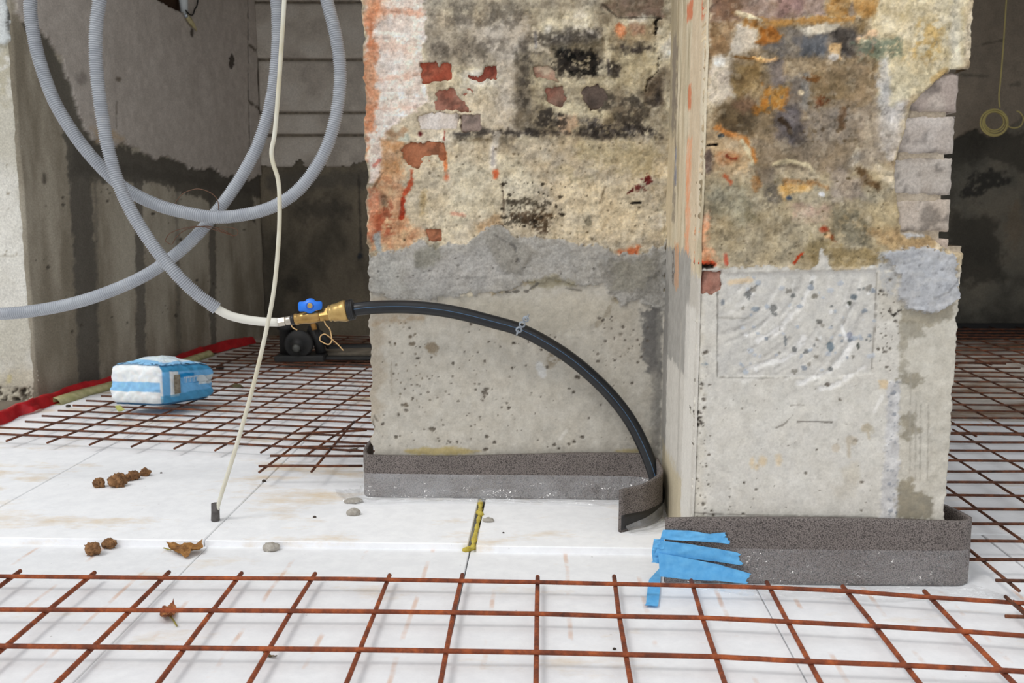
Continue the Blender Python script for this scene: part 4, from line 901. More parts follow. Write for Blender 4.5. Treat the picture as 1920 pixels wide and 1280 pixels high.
# ---- the mat in front
RR = 0.0045
fm = mat_empty('rusty steel mesh mat nearest the camera, across the front of the white boards')
rows = [[(0, 1080), (310, 1083), (640, 1084.8), (1007, 1091), (1220, 1095.8), (1441, 1101), (1592, 1108), (1742, 1119.4), (1920, 1130.6)],
        [(0, 1142.4), (402, 1144), (700, 1146), (1007, 1150.3), (1162, 1155), (1316, 1157.7), (1477, 1165), (1639, 1173.4), (1805, 1183), (1920, 1191.7)],
        [(0, 1210.6), (347, 1214.3), (675, 1217.6), (1006, 1222.5), (1342, 1230.7), (1517, 1239.8), (1698, 1247), (1877, 1256), (1920, 1258.5)]]
for r in rows:
    tube('steel_bar', extend([atz(x, y, 0.031) for x, y in r], 0.9, 0.5), RR, M_rust, fm, 8)
for k in (1, 2):
    tube('steel_bar', extend([atz(x, y, 0.031) - WB * 0.15 * k for x, y in rows[2]], 0.9, 0.5), RR, M_rust, fm, 8)
longs = [((-103, 1069), (-318, 1208)), ((-245, 1067), (-484, 1205)), ((38, 1070), (-130, 1194)), ((177.6, 1073), (11, 1211)), ((317, 1072), (175, 1212.5)), ((453, 1074), (346.6, 1214.3)), ((591, 1075), (505, 1216)), ((730.5, 1078), (674.7, 1217.8)), ((867, 1077), (837, 1220.3)),
         ((1008, 1081), (1005.9, 1222.5)), ((1151.5, 1080), (1173.4, 1226.9)), ((1296, 1088), (1342, 1230.7)), ((1437.5, 1091), (1517, 1239.8)), ((1580, 1099), (1697.9, 1247)), ((1733, 1108), (1876.6, 1256)), ((1900, 1128), (2060, 1270))]
for a, b in longs:
    pa, pb = atz(*a, 0.0225), atz(*b, 0.0225); pm = (pa + pb) / 2 + Vector((random.uniform(-.002, .002), 0, 0))
    tube('steel_bar', extend([pa, pm, pb], 0, 0.42), RR, M_rust, fm, 8)

# ---- the mat in the left-hand room
lm = mat_empty('rusty steel mesh mat running back into the left-hand room past the blue pack')
YL = 0.166
UL = Vector((math.cos(YL), -math.sin(YL), 0)); WL = Vector((math.sin(YL), math.cos(YL), 0))
OL = atz(300, 827, 0.048)
ulim = (atz(38, 793, 0.048) - OL).dot(UL)
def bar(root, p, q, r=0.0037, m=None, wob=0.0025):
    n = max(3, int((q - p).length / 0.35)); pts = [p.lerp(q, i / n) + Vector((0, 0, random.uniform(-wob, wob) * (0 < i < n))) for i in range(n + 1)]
    tube('steel_bar', pts, r, m or M_rust_shaded, root, 6)
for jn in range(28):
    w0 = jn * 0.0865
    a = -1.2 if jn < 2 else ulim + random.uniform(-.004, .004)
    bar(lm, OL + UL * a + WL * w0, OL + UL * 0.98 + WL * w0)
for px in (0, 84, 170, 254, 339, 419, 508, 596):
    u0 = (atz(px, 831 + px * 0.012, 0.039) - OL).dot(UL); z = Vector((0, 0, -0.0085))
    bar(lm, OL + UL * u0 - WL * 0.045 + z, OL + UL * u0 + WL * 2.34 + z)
om = mat_empty('small cut piece of rusty steel mesh between the left mat and foam strip')
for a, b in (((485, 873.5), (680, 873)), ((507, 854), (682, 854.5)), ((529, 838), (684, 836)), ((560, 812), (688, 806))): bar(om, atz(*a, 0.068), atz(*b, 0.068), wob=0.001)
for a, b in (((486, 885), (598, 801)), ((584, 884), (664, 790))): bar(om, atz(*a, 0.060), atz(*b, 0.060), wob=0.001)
# ---- mats to the right of the pillar
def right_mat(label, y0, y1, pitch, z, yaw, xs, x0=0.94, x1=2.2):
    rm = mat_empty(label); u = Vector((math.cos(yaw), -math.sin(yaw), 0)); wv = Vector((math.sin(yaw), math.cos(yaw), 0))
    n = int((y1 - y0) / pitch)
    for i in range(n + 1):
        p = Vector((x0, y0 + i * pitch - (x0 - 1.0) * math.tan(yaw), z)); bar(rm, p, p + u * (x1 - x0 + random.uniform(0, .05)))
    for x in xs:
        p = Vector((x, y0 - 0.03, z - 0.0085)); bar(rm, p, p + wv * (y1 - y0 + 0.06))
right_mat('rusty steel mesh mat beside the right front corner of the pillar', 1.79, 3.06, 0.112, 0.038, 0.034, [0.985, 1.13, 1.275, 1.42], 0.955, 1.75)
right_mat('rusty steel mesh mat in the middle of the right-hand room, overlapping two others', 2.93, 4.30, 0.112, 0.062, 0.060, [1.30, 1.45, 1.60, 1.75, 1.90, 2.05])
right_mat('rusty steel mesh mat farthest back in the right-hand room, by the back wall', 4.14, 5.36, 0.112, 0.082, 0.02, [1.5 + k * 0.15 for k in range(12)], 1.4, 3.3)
em = mat_empty('corner of a rusty mesh mat lying over the right end of the front mat')
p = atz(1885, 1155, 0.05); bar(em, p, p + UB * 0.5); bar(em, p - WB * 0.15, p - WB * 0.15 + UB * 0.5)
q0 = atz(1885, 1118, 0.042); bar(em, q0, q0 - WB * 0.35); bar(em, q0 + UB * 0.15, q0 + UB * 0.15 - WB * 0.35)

# ---------------------------------------------------------------- foam edge strips with their film
def foam_material():
    m, nt, b = nmat('grey_foam'); b.inputs['Roughness'].default_value = 0.85; b.inputs['Specular IOR Level'].default_value = 0.3
    v = nt.nodes.new('ShaderNodeTexVoronoi'); v.inputs['Scale'].default_value = 400
    tc = nt.nodes.new('ShaderNodeTexCoord'); nt.links.new(tc.outputs['Object'], v.inputs['Vector'])
    r = ramp(nt, v.outputs['Distance'], [(0.05, L3(150, 141, 136)), (0.5, L3(116, 108, 104)), (0.85, L3(70, 65, 63))])
    n = noise(nt, 14, 4); r2 = ramp(nt, n.outputs['Fac'], [(0.3, (0.86, 0.86, 0.86)), (0.7, (1.05, 1.05, 1.05))])
    nt.links.new(mixc(nt, r.outputs[0], r2.outputs[0], 1.0, 'MULTIPLY'), b.inputs['Base Color']); bump(nt, v.outputs['Distance'], b, 0.5, 0.0015); return m
M_foam = foam_material()
def film_material(name, milk, tint=(0.82, 0.85, 0.9), bd=0.012, bs=30):
    m = bpy.data.materials.new(name); m.use_nodes = True; nt = m.node_tree; nt.nodes.remove(nt.nodes['Principled BSDF'])
    out = nt.nodes['Material Output']
    tr = nt.nodes.new('ShaderNodeBsdfTransparent'); gl = nt.nodes.new('ShaderNodeBsdfGlossy'); df = nt.nodes.new('ShaderNodeBsdfDiffuse')
    gl.inputs['Roughness'].default_value = 0.10; gl.inputs['Color'].default_value = (1, 1, 1, 1); df.inputs['Color'].default_value = tint + (1,)
    n = noise(nt, bs, 3, 0.5); n2 = noise(nt, 9, 3, 0.6)
    b = nt.nodes.new('ShaderNodeBump'); b.inputs['Strength'].default_value = 1.0; b.inputs['Distance'].default_value = bd
    nt.links.new(n.outputs['Fac'], b.inputs['Height']); nt.links.new(b.outputs[0], gl.inputs['Normal'])
    a = nt.nodes.new('ShaderNodeMixShader'); nt.links.new(tr.outputs[0], a.inputs[1]); nt.links.new(df.outputs[0], a.inputs[2])
    rm = ramp(nt, n2.outputs['Fac'], [(0.35, (milk * 0.5,) * 3), (0.7, (milk * 1.6,) * 3)]); nt.links.new(rm.outputs[0], a.inputs[0])
    fr = nt.nodes.new('ShaderNodeLayerWeight'); fr.inputs['Blend'].default_value = 0.5
    pw_ = nt.nodes.new('ShaderNodeMath'); pw_.operation = 'POWER'; pw_.inputs[1].default_value = 3.2; nt.links.new(fr.outputs['Facing'], pw_.inputs[0])
    ml = nt.nodes.new('ShaderNodeMath'); ml.operation = 'MULTIPLY_ADD'; ml.inputs[1].default_value = 0.5; ml.inputs[2].default_value = 0.06; nt.links.new(pw_.outputs[0], ml.inputs[0]) 
    c = nt.nodes.new('ShaderNodeMixShader'); nt.links.new(ml.outputs[0], c.inputs[0]); nt.links.new(a.outputs[0], c.inputs[1]); nt.links.new(gl.outputs[0], c.inputs[2])
    nt.links.new(c.outputs[0], out.inputs['Surface']); return m
M_film = film_material('clear_polythene', 0.04, (0.82, 0.85, 0.9), 0.03, 34); M_film2 = film_material('milky_polythene', 0.15, (0.9, 0.92, 0.95), 0.02, 30)

def resample(path, step):
    return spline([Vector((p[0], p[1], 0)) for p in path], step)
def strip(path, top, bot, th, name, m, parent, hn=14, amp=0.0015, seed=0):
    """upright band along a plan path; top/bot are functions of 0..1 along it"""
    P = resample(path, 0.012); n = len(P); fr = frames(P); vs = []; fs = []
    for side in (0, 1):
        for i, p in enumerate(P):
            t = i / (n - 1); d = fr[i][0]; nn = Vector((d.y, -d.x, 0)).normalized()
            for k in range(hn + 1):
                z = bot(t) + (top(t) - bot(t)) * k / hn
                o = float(fbm(np.array([t * n * 0.16]), np.array([z * 26.0]), 4, seed + side)[0] - 0.5) * 2 * amp
                vs.append(Vector((p.x, p.y, z + (o * 0.9 if k == hn else 0))) + nn * ((th if side == 0 else 0) + o))
    h = hn + 1; B = n * h
    for i in range(n - 1):
        for k in range(hn):
            a = i * h + k; fs.append((a, a + h, a + h + 1, a + 1)); a += B; fs.append((a, a + 1, a + h + 1, a + h))
        fs.append((i * h + hn, (i + 1) * h + hn, B + (i + 1) * h + hn, B + i * h + hn)); fs.append((i * h, B + i * h, B + (i + 1) * h, (i + 1) * h))
    for i in (0, n - 1):
        for k in range(hn):
            q = (i * h + k, i * h + k + 1, B + i * h + k + 1, B + i * h + k); fs.append(q if i == 0 else q[::-1])
    return from_data(name, vs, fs, m, parent)
def flap(path, off, hz, out, name, m, parent, z0, seed=0, amp=0.006, cols=26):
    """film welded to the strip at height hz, falling to the floor and lying out over it, creased"""
    P = resample(path, 0.007); n = len(P); fr = frames(P); vs = []; fs = []
    I, K = np.meshgrid(np.arange(n) * 0.7, np.arange(cols + 1) * 0.62, indexing='ij')
    base = fbm(I * 0.13, K * 0.35, 4, seed) - 0.45; side = fbm(I * 0.05, K * 0.1, 3, seed + 9) - 0.5
    crease = np.clip(1 - np.abs(fbm(I * 0.10 + K * 0.16, K * 0.30 - I * 0.02, 3, seed + 21) - 0.5) * 9, 0, 1) ** 2
    for i, p in enumerate(P):
        t = i / (n - 1); d = fr[i][0]; nn = Vector((d.y, -d.x, 0)).normalized()
        H = hz(t) if callable(hz) else hz; W = out(t) if callable(out) else out
        for k in range(cols + 1):
            s = k / cols
            if s < 0.55: dn = 0.0015 + 0.011 * (s / 0.55) ** 2.4; z = H * (1 - (s / 0.55) ** 1.15) + z0 + 0.003
            else: dn = 0.0125 + W * (s - 0.55) / 0.45; z = z0 + 0.003
            w = abs(float(base[i, k])) * amp * (0.15 + 2.2 * min(s, 1 - s * 0.55)) + float(crease[i, k]) * 0.0035 * min(1, s * 3)
            q = p + nn * (off + dn + w + float(side[i, k]) * 0.05 * s * (s > 0.55)); vs.append(Vector((q.x, q.y, max(z0 + 0.0015, z + (w if s > 0.5 else 0)))))
    h = cols + 1
    for i in range(n - 1):
        for k in range(cols):
            a = i * h + k; fs.append((a, a + h, a + h + 1, a + 1))
    return from_data(name, vs, fs, m, parent)

fs1 = empty('foam_edge_strip', 'dark foam edge strip across the pillar front, with blue tape at its left end', 'foam strip', 'grey foam edge strips')
pA = C0 - WP * 0.006 + UP_ * -0.055; pB = C0 - WP * 0.006 + UP_ * (u1 + 0.040)
path1 = [(pA.x, pA.y), ((pA.x * 2 + pB.x) / 3, (pA.y * 2 + pB.y) / 3 - 0.001), ((pA.x + 2 * pB.x) / 3, (pA.y + 2 * pB.y) / 3 - 0.002), (pB.x - 0.03, pB.y + 0.001)]
for a in (0.3, 0.9, 1.4): path1.append((pB.x + 0.0 - 0.02 + 0.034 * math.sin(a), pB.y + 0.03 - 0.03 * math.cos(a)))
path1 += [(pB.x + 0.004, pB.y + 0.09), (pB.x - 0.03, pB.y + 0.19), (pB.x - 0.058, pB.y + 0.27)]
tf1 = lambda t: 0.1375 + 0.004 * math.sin(t * 5)
strip(path1, tf1, lambda t: 0.001, 0.009, 'foam_band', M_foam, fs1, 14, 0.0016, 3)
flap(path1[:6], 0.009, 0.072, lambda t: 0.075 if t > 0.3 else 0.02 + 0.18 * t, 'plastic_film', M_film, fs1, 0.001, 5, 0.009)['label'] = 'clear polythene flap'
fs2 = empty('foam_edge_strip', 'grey foam edge strip along the recess, curling round the black pipe with a free end', 'foam strip', 'grey foam edge strips')
rA = O_r - WP * 0.006 + UP_ * (ul - 0.014); e1 = O_r - WP * 0.008
path2 = [(rA.x - 0.002, rA.y + 0.14), (rA.x - 0.004, rA.y + 0.05), (rA.x + 0.004, rA.y + 0.008), (rA.x + 0.03, rA.y)]
for t in (0.3, 0.55, 0.8): q = rA.lerp(e1, t); path2.append((q.x, q.y - 0.001))
fe = aty(1160, 1000, 2.125); cr = C0 + WP * 0.40
path2 += [(e1.x - 0.06, e1.y - 0.004), (e1.x - 0.022, e1.y - 0.03), (cr.x - 0.012, cr.y + 0.01), (cr.x - 0.018, cr.y - 0.055), (cr.x - 0.062, cr.y - 0.115), (fe.x + 0.03, fe.y + 0.02), (fe.x, fe.y)]
tf2 = lambda t: ZB + 0.118 - 0.006 * math.sin(t * 7) - 0.012 * smooth(0.75, 1.0, t)
strip(path2, tf2, lambda t: ZB + 0.0006, 0.009, 'foam_band', M_foam, fs2, 14, 0.0016, 13)
flap(path2[1:9], 0.009, 0.062, lambda t: 0.055 - 0.03 * math.sin(t * 3), 'plastic_film', M_film2, fs2, ZB, 15, 0.016)['label'] = 'milky polythene flap, crumpled'
# black tape and torn film on the free end
P2 = resample(path2, 0.012); tl = P2[-17:]
strip([(p.x, p.y) for p in tl[::-1]], lambda t: ZB + 0.042, lambda t: ZB + 0.006, 0.0012, 'adhesive_band', simple('black_adhesive', (34, 33, 34), 0.35, bstr=0.5, bscale=200), fs2, 5, 0.0006, 17)['label'] = 'black sticky band along the bottom edge'
flap([(p.x, p.y) for p in P2[-22:-1][::-1]], 0.002, lambda t: 0.012 + 0.045 * t, lambda t: 0.02 + 0.075 * t, 'plastic_film', M_film2, fs2, ZB, 21, 0.016)['label'] = 'torn polythene flap by the free end'

# ---------------------------------------------------------------- blue tape
def tape_material():
    m, nt, b = nmat('blue_tape'); b.inputs['Roughness'].default_value = 0.55
    n = noise(nt, 70, 5); r = ramp(nt, n.outputs['Fac'], [(0.3, L3(86, 168, 226)), (0.7, L3(112, 190, 240))]); nt.links.new(r.outputs[0], b.inputs['Base Color'])
    bump(nt, noise(nt, 45, 3).outputs['Fac'], b, 0.35, 0.003); return m
M_tape = tape_material()
def tape(top, bot, label, off, amp=0.0028, seed=0, fn=None):
    O = C0 - WP * (0.0165 + off)
    fn = fn or (lambda p, k: onplane(p[0], p[1], O, -WP))
    n = 34; rows = 8; vs = []; fs = []
    def along(L, t):
        f_ = t * (len(L) - 1); i = min(int(f_), len(L) - 2); f_ -= i; return (L[i][0] * (1 - f_) + L[i + 1][0] * f_, L[i][1] * (1 - f_) + L[i + 1][1] * f_)
    for i in range(n + 1):
        a, b = along(top, i / n), along(bot, i / n)
        for k in range(rows + 1):
            s = k / rows; x = a[0] + (b[0] - a[0]) * s; y = a[1] + (b[1] - a[1]) * s
            if i == n: x += random.uniform(-5, 3)
            d = float(fbm(np.array([i * 0.22 + k * .1]), np.array([k * 0.4]), 4, seed)[0] - 0.35) * 2 * amp
            vs.append(fn((x, y), s) - (WP * max(0, d) if amp else Vector()))
    h = rows + 1
    for i in range(n):
        for k in range(rows): a = i * h + k; fs.append((a, a + 1, a + h + 1, a + h))
    N = len(vs); vs += [v + (WP * 0.0005 if amp else Vector((0, 0, -0.0005))) for v in vs]; fs += [tuple(x + N for x in f_[::-1]) for f_ in fs]
    return tag(from_data('blue_tape', vs, fs, M_tape), label, 'tape', 'blue tape on the front foam strip')
tape([(1243, 993), (1290, 994), (1330, 1000), (1358, 998)], [(1238, 1010), (1290, 1013), (1330, 1016), (1370, 1019)], 'topmost strip of blue tape, slightly shorter, on the grey foam', 0.003, seed=1)
tape([(1240, 1013), (1290, 1019), (1340, 1027), (1386, 1036)], [(1226, 1040), (1290, 1046), (1340, 1052), (1391, 1059)], 'second strip of blue tape below the top one on the grey foam', 0.005, seed=2)
tape([(1234, 1036), (1290, 1046), (1350, 1058), (1408, 1075)], [(1237, 1080), (1290, 1086), (1345, 1088), (1400, 1094)], 'widest crumpled strip of blue tape along the foam bottom', 0.0125, 0.0034, seed=3)
tl_ = tape([(1226, 1010), (1224, 1022), (1222, 1034), (1224, 1054)], [(1246, 1010), (1245, 1022), (1244, 1034), (1242, 1056)], 'short blue tape flap folded round the left edge of the foam', 0.004, 0.003, seed=4)
def floor_tape(p, s):
    q = atz(p[0], p[1], 0.005); return Vector((q.x, q.y, 0.005))
tape([(1238, 1063), (1217, 1086), (1214, 1104), (1211, 1134)], [(1240, 1070), (1238, 1090), (1237, 1110), (1234, 1136)], 'loose tongue of blue tape hanging down onto the white board', 0, 0.0, seed=5, fn=floor_tape)

# ---------------------------------------------------------------- black pipe, strap, valve, conduit
YP = 2.335
pp = [(652, 582), (690, 577), (740, 575), (790, 577), (850, 585), (920, 602), (980, 620), (1040, 652), (1090, 688), (1140, 735), (1180, 786), (1208, 840), (1226, 892), (1236, 945)]
PP = [aty(x, y, YP + (0.012 if x > 700 else 0)) for x, y in pp]
PP[-2].y -= 0.035; PP[-3].y -= 0.015; PP[-1] = Vector((PP[-2].x + 0.012, PP[-2].y - 0.005, ZB + 0.001))
PS = spline(PP, 0.012)
M_pe = simple('black_polyethylene', (20, 22, 26), 0.32, spec=0.5, c2=(28, 30, 34), nscale=20)
pe = empty('water_pipe', 'black plastic water pipe with a thin blue line arching across the pillar recess', 'pipe')
PR = 0.0165
tube('pipe_body', PS, PR, M_pe, pe, 20)
fr = frames(PS); M_bl = simple('blue_line', (70, 104, 138), 0.5)
def facing(i, ang):          # a point on the pipe's skin, turned from the viewer by ang
    d = (CAM - PS[i]).normalized(); t = fr[i][0]; d = (d - t * d.dot(t)).normalized(); s_ = t.cross(d)
    return PS[i] + (d * math.cos(ang) + s_ * math.sin(ang)) * PR
tube('blue_line', [facing(i, -0.05) for i in range(0, len(PS))], 0.0008, M_bl, pe, 6)
M_zinc = simple('zinc', (196, 204, 214), 0.35, 0.6)
st = empty('perforated_strap', 'short perforated zinc strap clipping the black pipe to the pillar', 'strap')
for k, (x, y) in enumerate(((986, 598), (979, 608), (973, 618))):
    O = aty(x, y, YP - 0.013 - 0.003 * (k == 1)); ax = Vector((0, -1, 0.1))
    bm = bmesh.new(); ring = []
    for r in (0.0085, 0.0042):
        ring.append([bm.verts.new(O + Vector((math.cos(a) * r, -0.0015 if r < 0.008 else 0, math.sin(a) * r))) for a in np.linspace(0, 2 * math.pi, 15)[:-1]])
    for i in range(14): bm.faces.new((ring[0][i], ring[0][(i + 1) % 14], ring[1][(i + 1) % 14], ring[1][i]))
    bmesh.ops.solidify(bm, geom=list(bm.faces), thickness=0.002)
    from_bm('strap_link', bm, M_zinc, st, False)
tube('strap_tail', [aty(986, 598, YP - 0.012), aty(990, 592, YP + 0.002), aty(991, 590, YP + 0.03)], 0.003, M_zinc, st, 6)
tube('strap_tail', [aty(972, 620, YP - 0.012), aty(969, 626, YP + 0.004), aty(968, 628, YP + 0.03)], 0.003, M_zinc, st, 6)

va = empty('ball_valve', 'brass ball valve with a blue butterfly handle joining the white and black pipes', 'valve')
v0, v1 = aty(522, 604, YP), aty(662, 580, YP); ax = (v1 - v0).normalized(); LV = (v1 - v0).length; k = LV / 142
M_br = simple('brass', (186, 150, 92), 0.3, 0.85, c2=(160, 128, 76), nscale=40); M_br2 = simple('pale_brass', (204, 172, 112), 0.36, 0.75, c2=(180, 148, 90), nscale=40)
M_ni = simple('nickel', (196, 188, 176), 0.28, 0.9); M_blk = simple('black_plastic', (24, 25, 28), 0.4)
M_blue = simple('blue_lacquer', (40, 128, 244), 0.38)
def seg(name, prof, m, sides=20, flat=False): return lathe(name, [(t * k, r * k) for t, r in prof], v0, ax, m, va, sides, flat)
seg('compression_nut', [(0, 6.5), (1, 9), (13, 9), (14, 7)], M_ni, 6, True)
seg('sleeve', [(13, 7), (15, 8), (23, 8.5), (25, 8)], M_ni)
seg('seal_ring', [(24.5, 8), (25, 9.6), (31, 9.6), (31.5, 8.6)], M_blk)
seg('valve_body', [(31, 8.6), (32, 11), (37, 11), (38, 10), (48, 10.8), (52, 11.5), (58, 12.6), (66, 12.8), (74, 12), (80, 11)], M_br, 24)
seg('hex_end', [(78, 11), (80, 12.8), (96, 13.6), (97, 12)], M_br, 6, True)
seg('coupling', [(95, 12), (97, 15), (99, 15.6), (101, 13.5), (104, 16.5), (112, 16.8), (118, 18.5), (126, 20.5), (130, 19.5), (132, 16)], M_br2, 28)
rib = [(131, 16)]
for i in range(4): rib += [(132 + i * 3, 19.5), (134 + i * 3, 19.5), (134.4 + i * 3, 18)]
rib += [(145, 17), (145.5, 13)]
seg('lock_ring', rib, M_blk, 28)
hc = aty(581, 573, YP - 0.020)
bm = bmesh.new()
out = [(-21, -1), (-20, -8), (-9, -8), (-6, -12), (0, -13.5), (6, -12), (9, -7), (20, -7), (21, -1), (20, 8), (8, 10), (3, 14), (-4, 14), (-9, 10), (-20, 10), (-21, 5)]
vv = [bm.verts.new(hc + (Vector((1, 0, 0)) * x * 1.05 + Vector((0, 0, -1)) * (y - x * 0.05)) * k) for x, y in out]
fc = bm.faces.new(vv); ex = bmesh.ops.extrude_face_region(bm, geom=[fc])
bmesh.ops.translate(bm, verts=[e for e in ex['geom'] if isinstance(e, bmesh.types.BMVert)], vec=Vector((0, 0.011, 0)))
bmesh.ops.bevel(bm, geom=list(bm.edges), offset=0.0016, segments=2, affect='EDGES')
hd = from_bm('handle', bm, M_blue, va); hd['label'] = 'blue butterfly handle'
lathe('handle_screw', [(0, 0.0066), (0.0015, 0.0066), (0.002, 0.0055)], hc + Vector((0, 0.001, 0.0)), Vector((0, -1, 0.05)), M_br2, hd, 16)
lathe('handle_boss', [(0, 0.0105), (0.0006, 0.0105), (0.001, 0.0085)], hc + Vector((0, 0.0006, 0)), Vector((0, -1, 0.05)), simple('blue_shade', (28, 92, 196), 0.4), hd, 20)
lathe('stem', [(0, 0.007), (0.03, 0.007)], v0 + ax * 60 * k, Vector((hc.x - (v0 + ax * 60 * k).x, hc.y + 0.01 - v0.y, 0.02)), M_br, va, 12)
M_twine = simple('hemp', (206, 170, 120), 0.9)
tw = [(608, 602), (612, 610), (618, 616), (621, 628), (622, 638), (618, 645), (612, 645), (606, 642), (600, 638), (601, 630), (608, 626), (616, 630), (624, 637), (634, 646), (645, 658)]
tag(tube('hemp_strand', spline([aty(x, y, YP - 0.012 + 0.001 * i) for i, (x, y) in enumerate(tw)], 0.004), 0.0016, M_twine, None, 6), 'curled strand of pale hemp hanging under the brass valve', 'hemp strand')
tube('hemp_end', spline([aty(x, y, YP - 0.012) for x, y in ((546, 609), (549, 614), (558, 619))], 0.004), 0.0015, M_twine, va, 6)

# corrugated conduit: one length hanging in loops, drawn from the left edge round to its cut end
A = [(-260, 560), (-120, 586), (0, 588), (80, 580), (160, 562), (240, 532), (300, 499), (360, 450), (410, 392), (450, 335), (482, 275), (506, 200), (518, 120), (521, 50), (515, -20), (490, -110), (430, -190), (330, -240), (220, -230), (120, -170), (70, -90)]
B = [(57, 0), (62, 60), (76, 120), (102, 190), (138, 250), (180, 303), (230, 350), (290, 382), (345, 398), (405, 407), (460, 402), (510, 388), (555, 360), (592, 315), (618, 262), (633, 200), (638, 140), (632, 80), (618, 20), (598, -40)]
Cc = [(540, -130), (440, -195), (330, -190), (240, -130), (200, -60), (187, 0), (180, 60), (181, 130), (189, 200), (201, 270), (220, 338), (248, 400), (288, 462), (330, 513), (368, 550), (406, 578)]
dep = [2.40] * len(A) + [2.345] * len(B) + [2.285] * (len(Cc) - 2) + [2.30, 2.318]
for i in range(5): dep[len(A) - 1 - i] = 2.345 + 0.011 * i
CP = [aty(x, y, d) for (x, y), d in zip(A + B + Cc, dep)]
CS = spline(CP, 0.0052 / 4)
RC = 0.0158; prof = (1.0, 1.0, 0.86, 0.80)
def conduit_material():
    m, nt, b = nmat('grey_conduit'); b.inputs['Roughness'].default_value = 0.5
    n = noise(nt, 18, 5, 0.6); r = ramp(nt, n.outputs['Fac'], [(0.35, L3(164, 168, 176)), (0.65, L3(180, 184, 190))])
    n2 = noise(nt, 7, 6, 0.7); f2 = ramp(nt, n2.outputs['Fac'], [(0.66, (0, 0, 0)), (0.74, (0.5, 0.5, 0.5))])
    nt.links.new(mixc(nt, r.outputs[0], L3(198, 186, 160) + (1,), f2.outputs[0]), b.inputs['Base Color']); return m
M_cond = conduit_material(); M_white = simple('white_pipe', (226, 224, 214), 0.45)
cd = empty('corrugated_conduit', 'grey corrugated conduit hanging in big loops at the left, ending in a white pipe', 'conduit')
vs, fs = sweep(CS, [RC * prof[i % 4] for i in range(len(CS))], 14, True)
from_data('corrugated_sleeve', vs, fs, M_cond, cd, True)
ip = [aty(x, y, d) for x, y, d in ((392, 566, 2.313), (406, 578, 2.318), (430, 591, 2.325), (462, 599, 2.332), (495, 603, YP), (524, 604, YP))]
tube('inner_pipe', spline(ip, 0.01), 0.0108, M_white, cd, 16)

# thin white tube standing on the floor
tb = atz(404, 976, ZB)
tp = [(545, -480, 2.19), (541, -250, 2.19), (535, -60, 2.19), (533, 0, 2.19), (528, 80, 2.19), (522, 170, 2.19), (515, 250, 2.19), (509, 283, 2.19), (512, 306, 2.19), (521, 335, 2.19), (524, 370, 2.19), (523, 440, 2.19), (514, 540, 2.19), (498, 625, 2.19), (473, 730, 2.195), (442, 840, 2.20), (417, 920, 2.205), (405, 962, tb.y)]
tt = empty('thin_tube', 'thin white tube hanging from above with a taped dark end on the white board', 'tube')
TP = [aty(x, y, d) for x, y, d in tp]
tube('tube_body', spline(TP, 0.01), 0.0050, simple('white_tube', (222, 220, 206), 0.45, c2=(206, 198, 172), nscale=12), tt, 12)
axc = (aty(404, 944, tb.y) - tb)
lathe('taped_end', [(0, 0.0098), (0.001, 0.0105), (axc.length * 0.5, 0.0098), (axc.length, 0.0100)], tb + Vector((0, 0, 0.0005)), axc, simple('dark_tape', (72, 68, 66), 0.75, c2=(96, 92, 90), nscale=60, bstr=0.5, bscale=80), tt, 14)['label'] = 'dark taped end cap'

# fine wire caught on the conduit
wire = [(310, 452), (322, 458), (330, 445), (350, 430), (385, 424), (415, 430), (440, 442), (446, 432), (430, 426), (405, 428), (440, 443), (380, 425), (345, 428), (318, 438), (308, 455)]
tag(tube('copper_wire', spline([aty(x, y, 2.385 - 0.002 * (i % 3)) for i, (x, y) in enumerate(wire)], 0.006), 0.0011, simple('brown_wire', (104, 72, 52), 0.6), None, 5), 'thin brown wire curled below the conduit crossing', 'wire', 'thin brown wires on the conduit')
tag(tube('copper_wire', spline([aty(x, y, 2.375) for x, y in ((326, 388), (334, 372), (348, 360), (372, 354), (396, 362), (408, 376), (410, 396))], 0.006), 0.0010, bpy.data.materials['brown_wire'], None, 5), 'thin brown wire arched above the conduit crossing', 'wire', 'thin brown wires on the conduit')

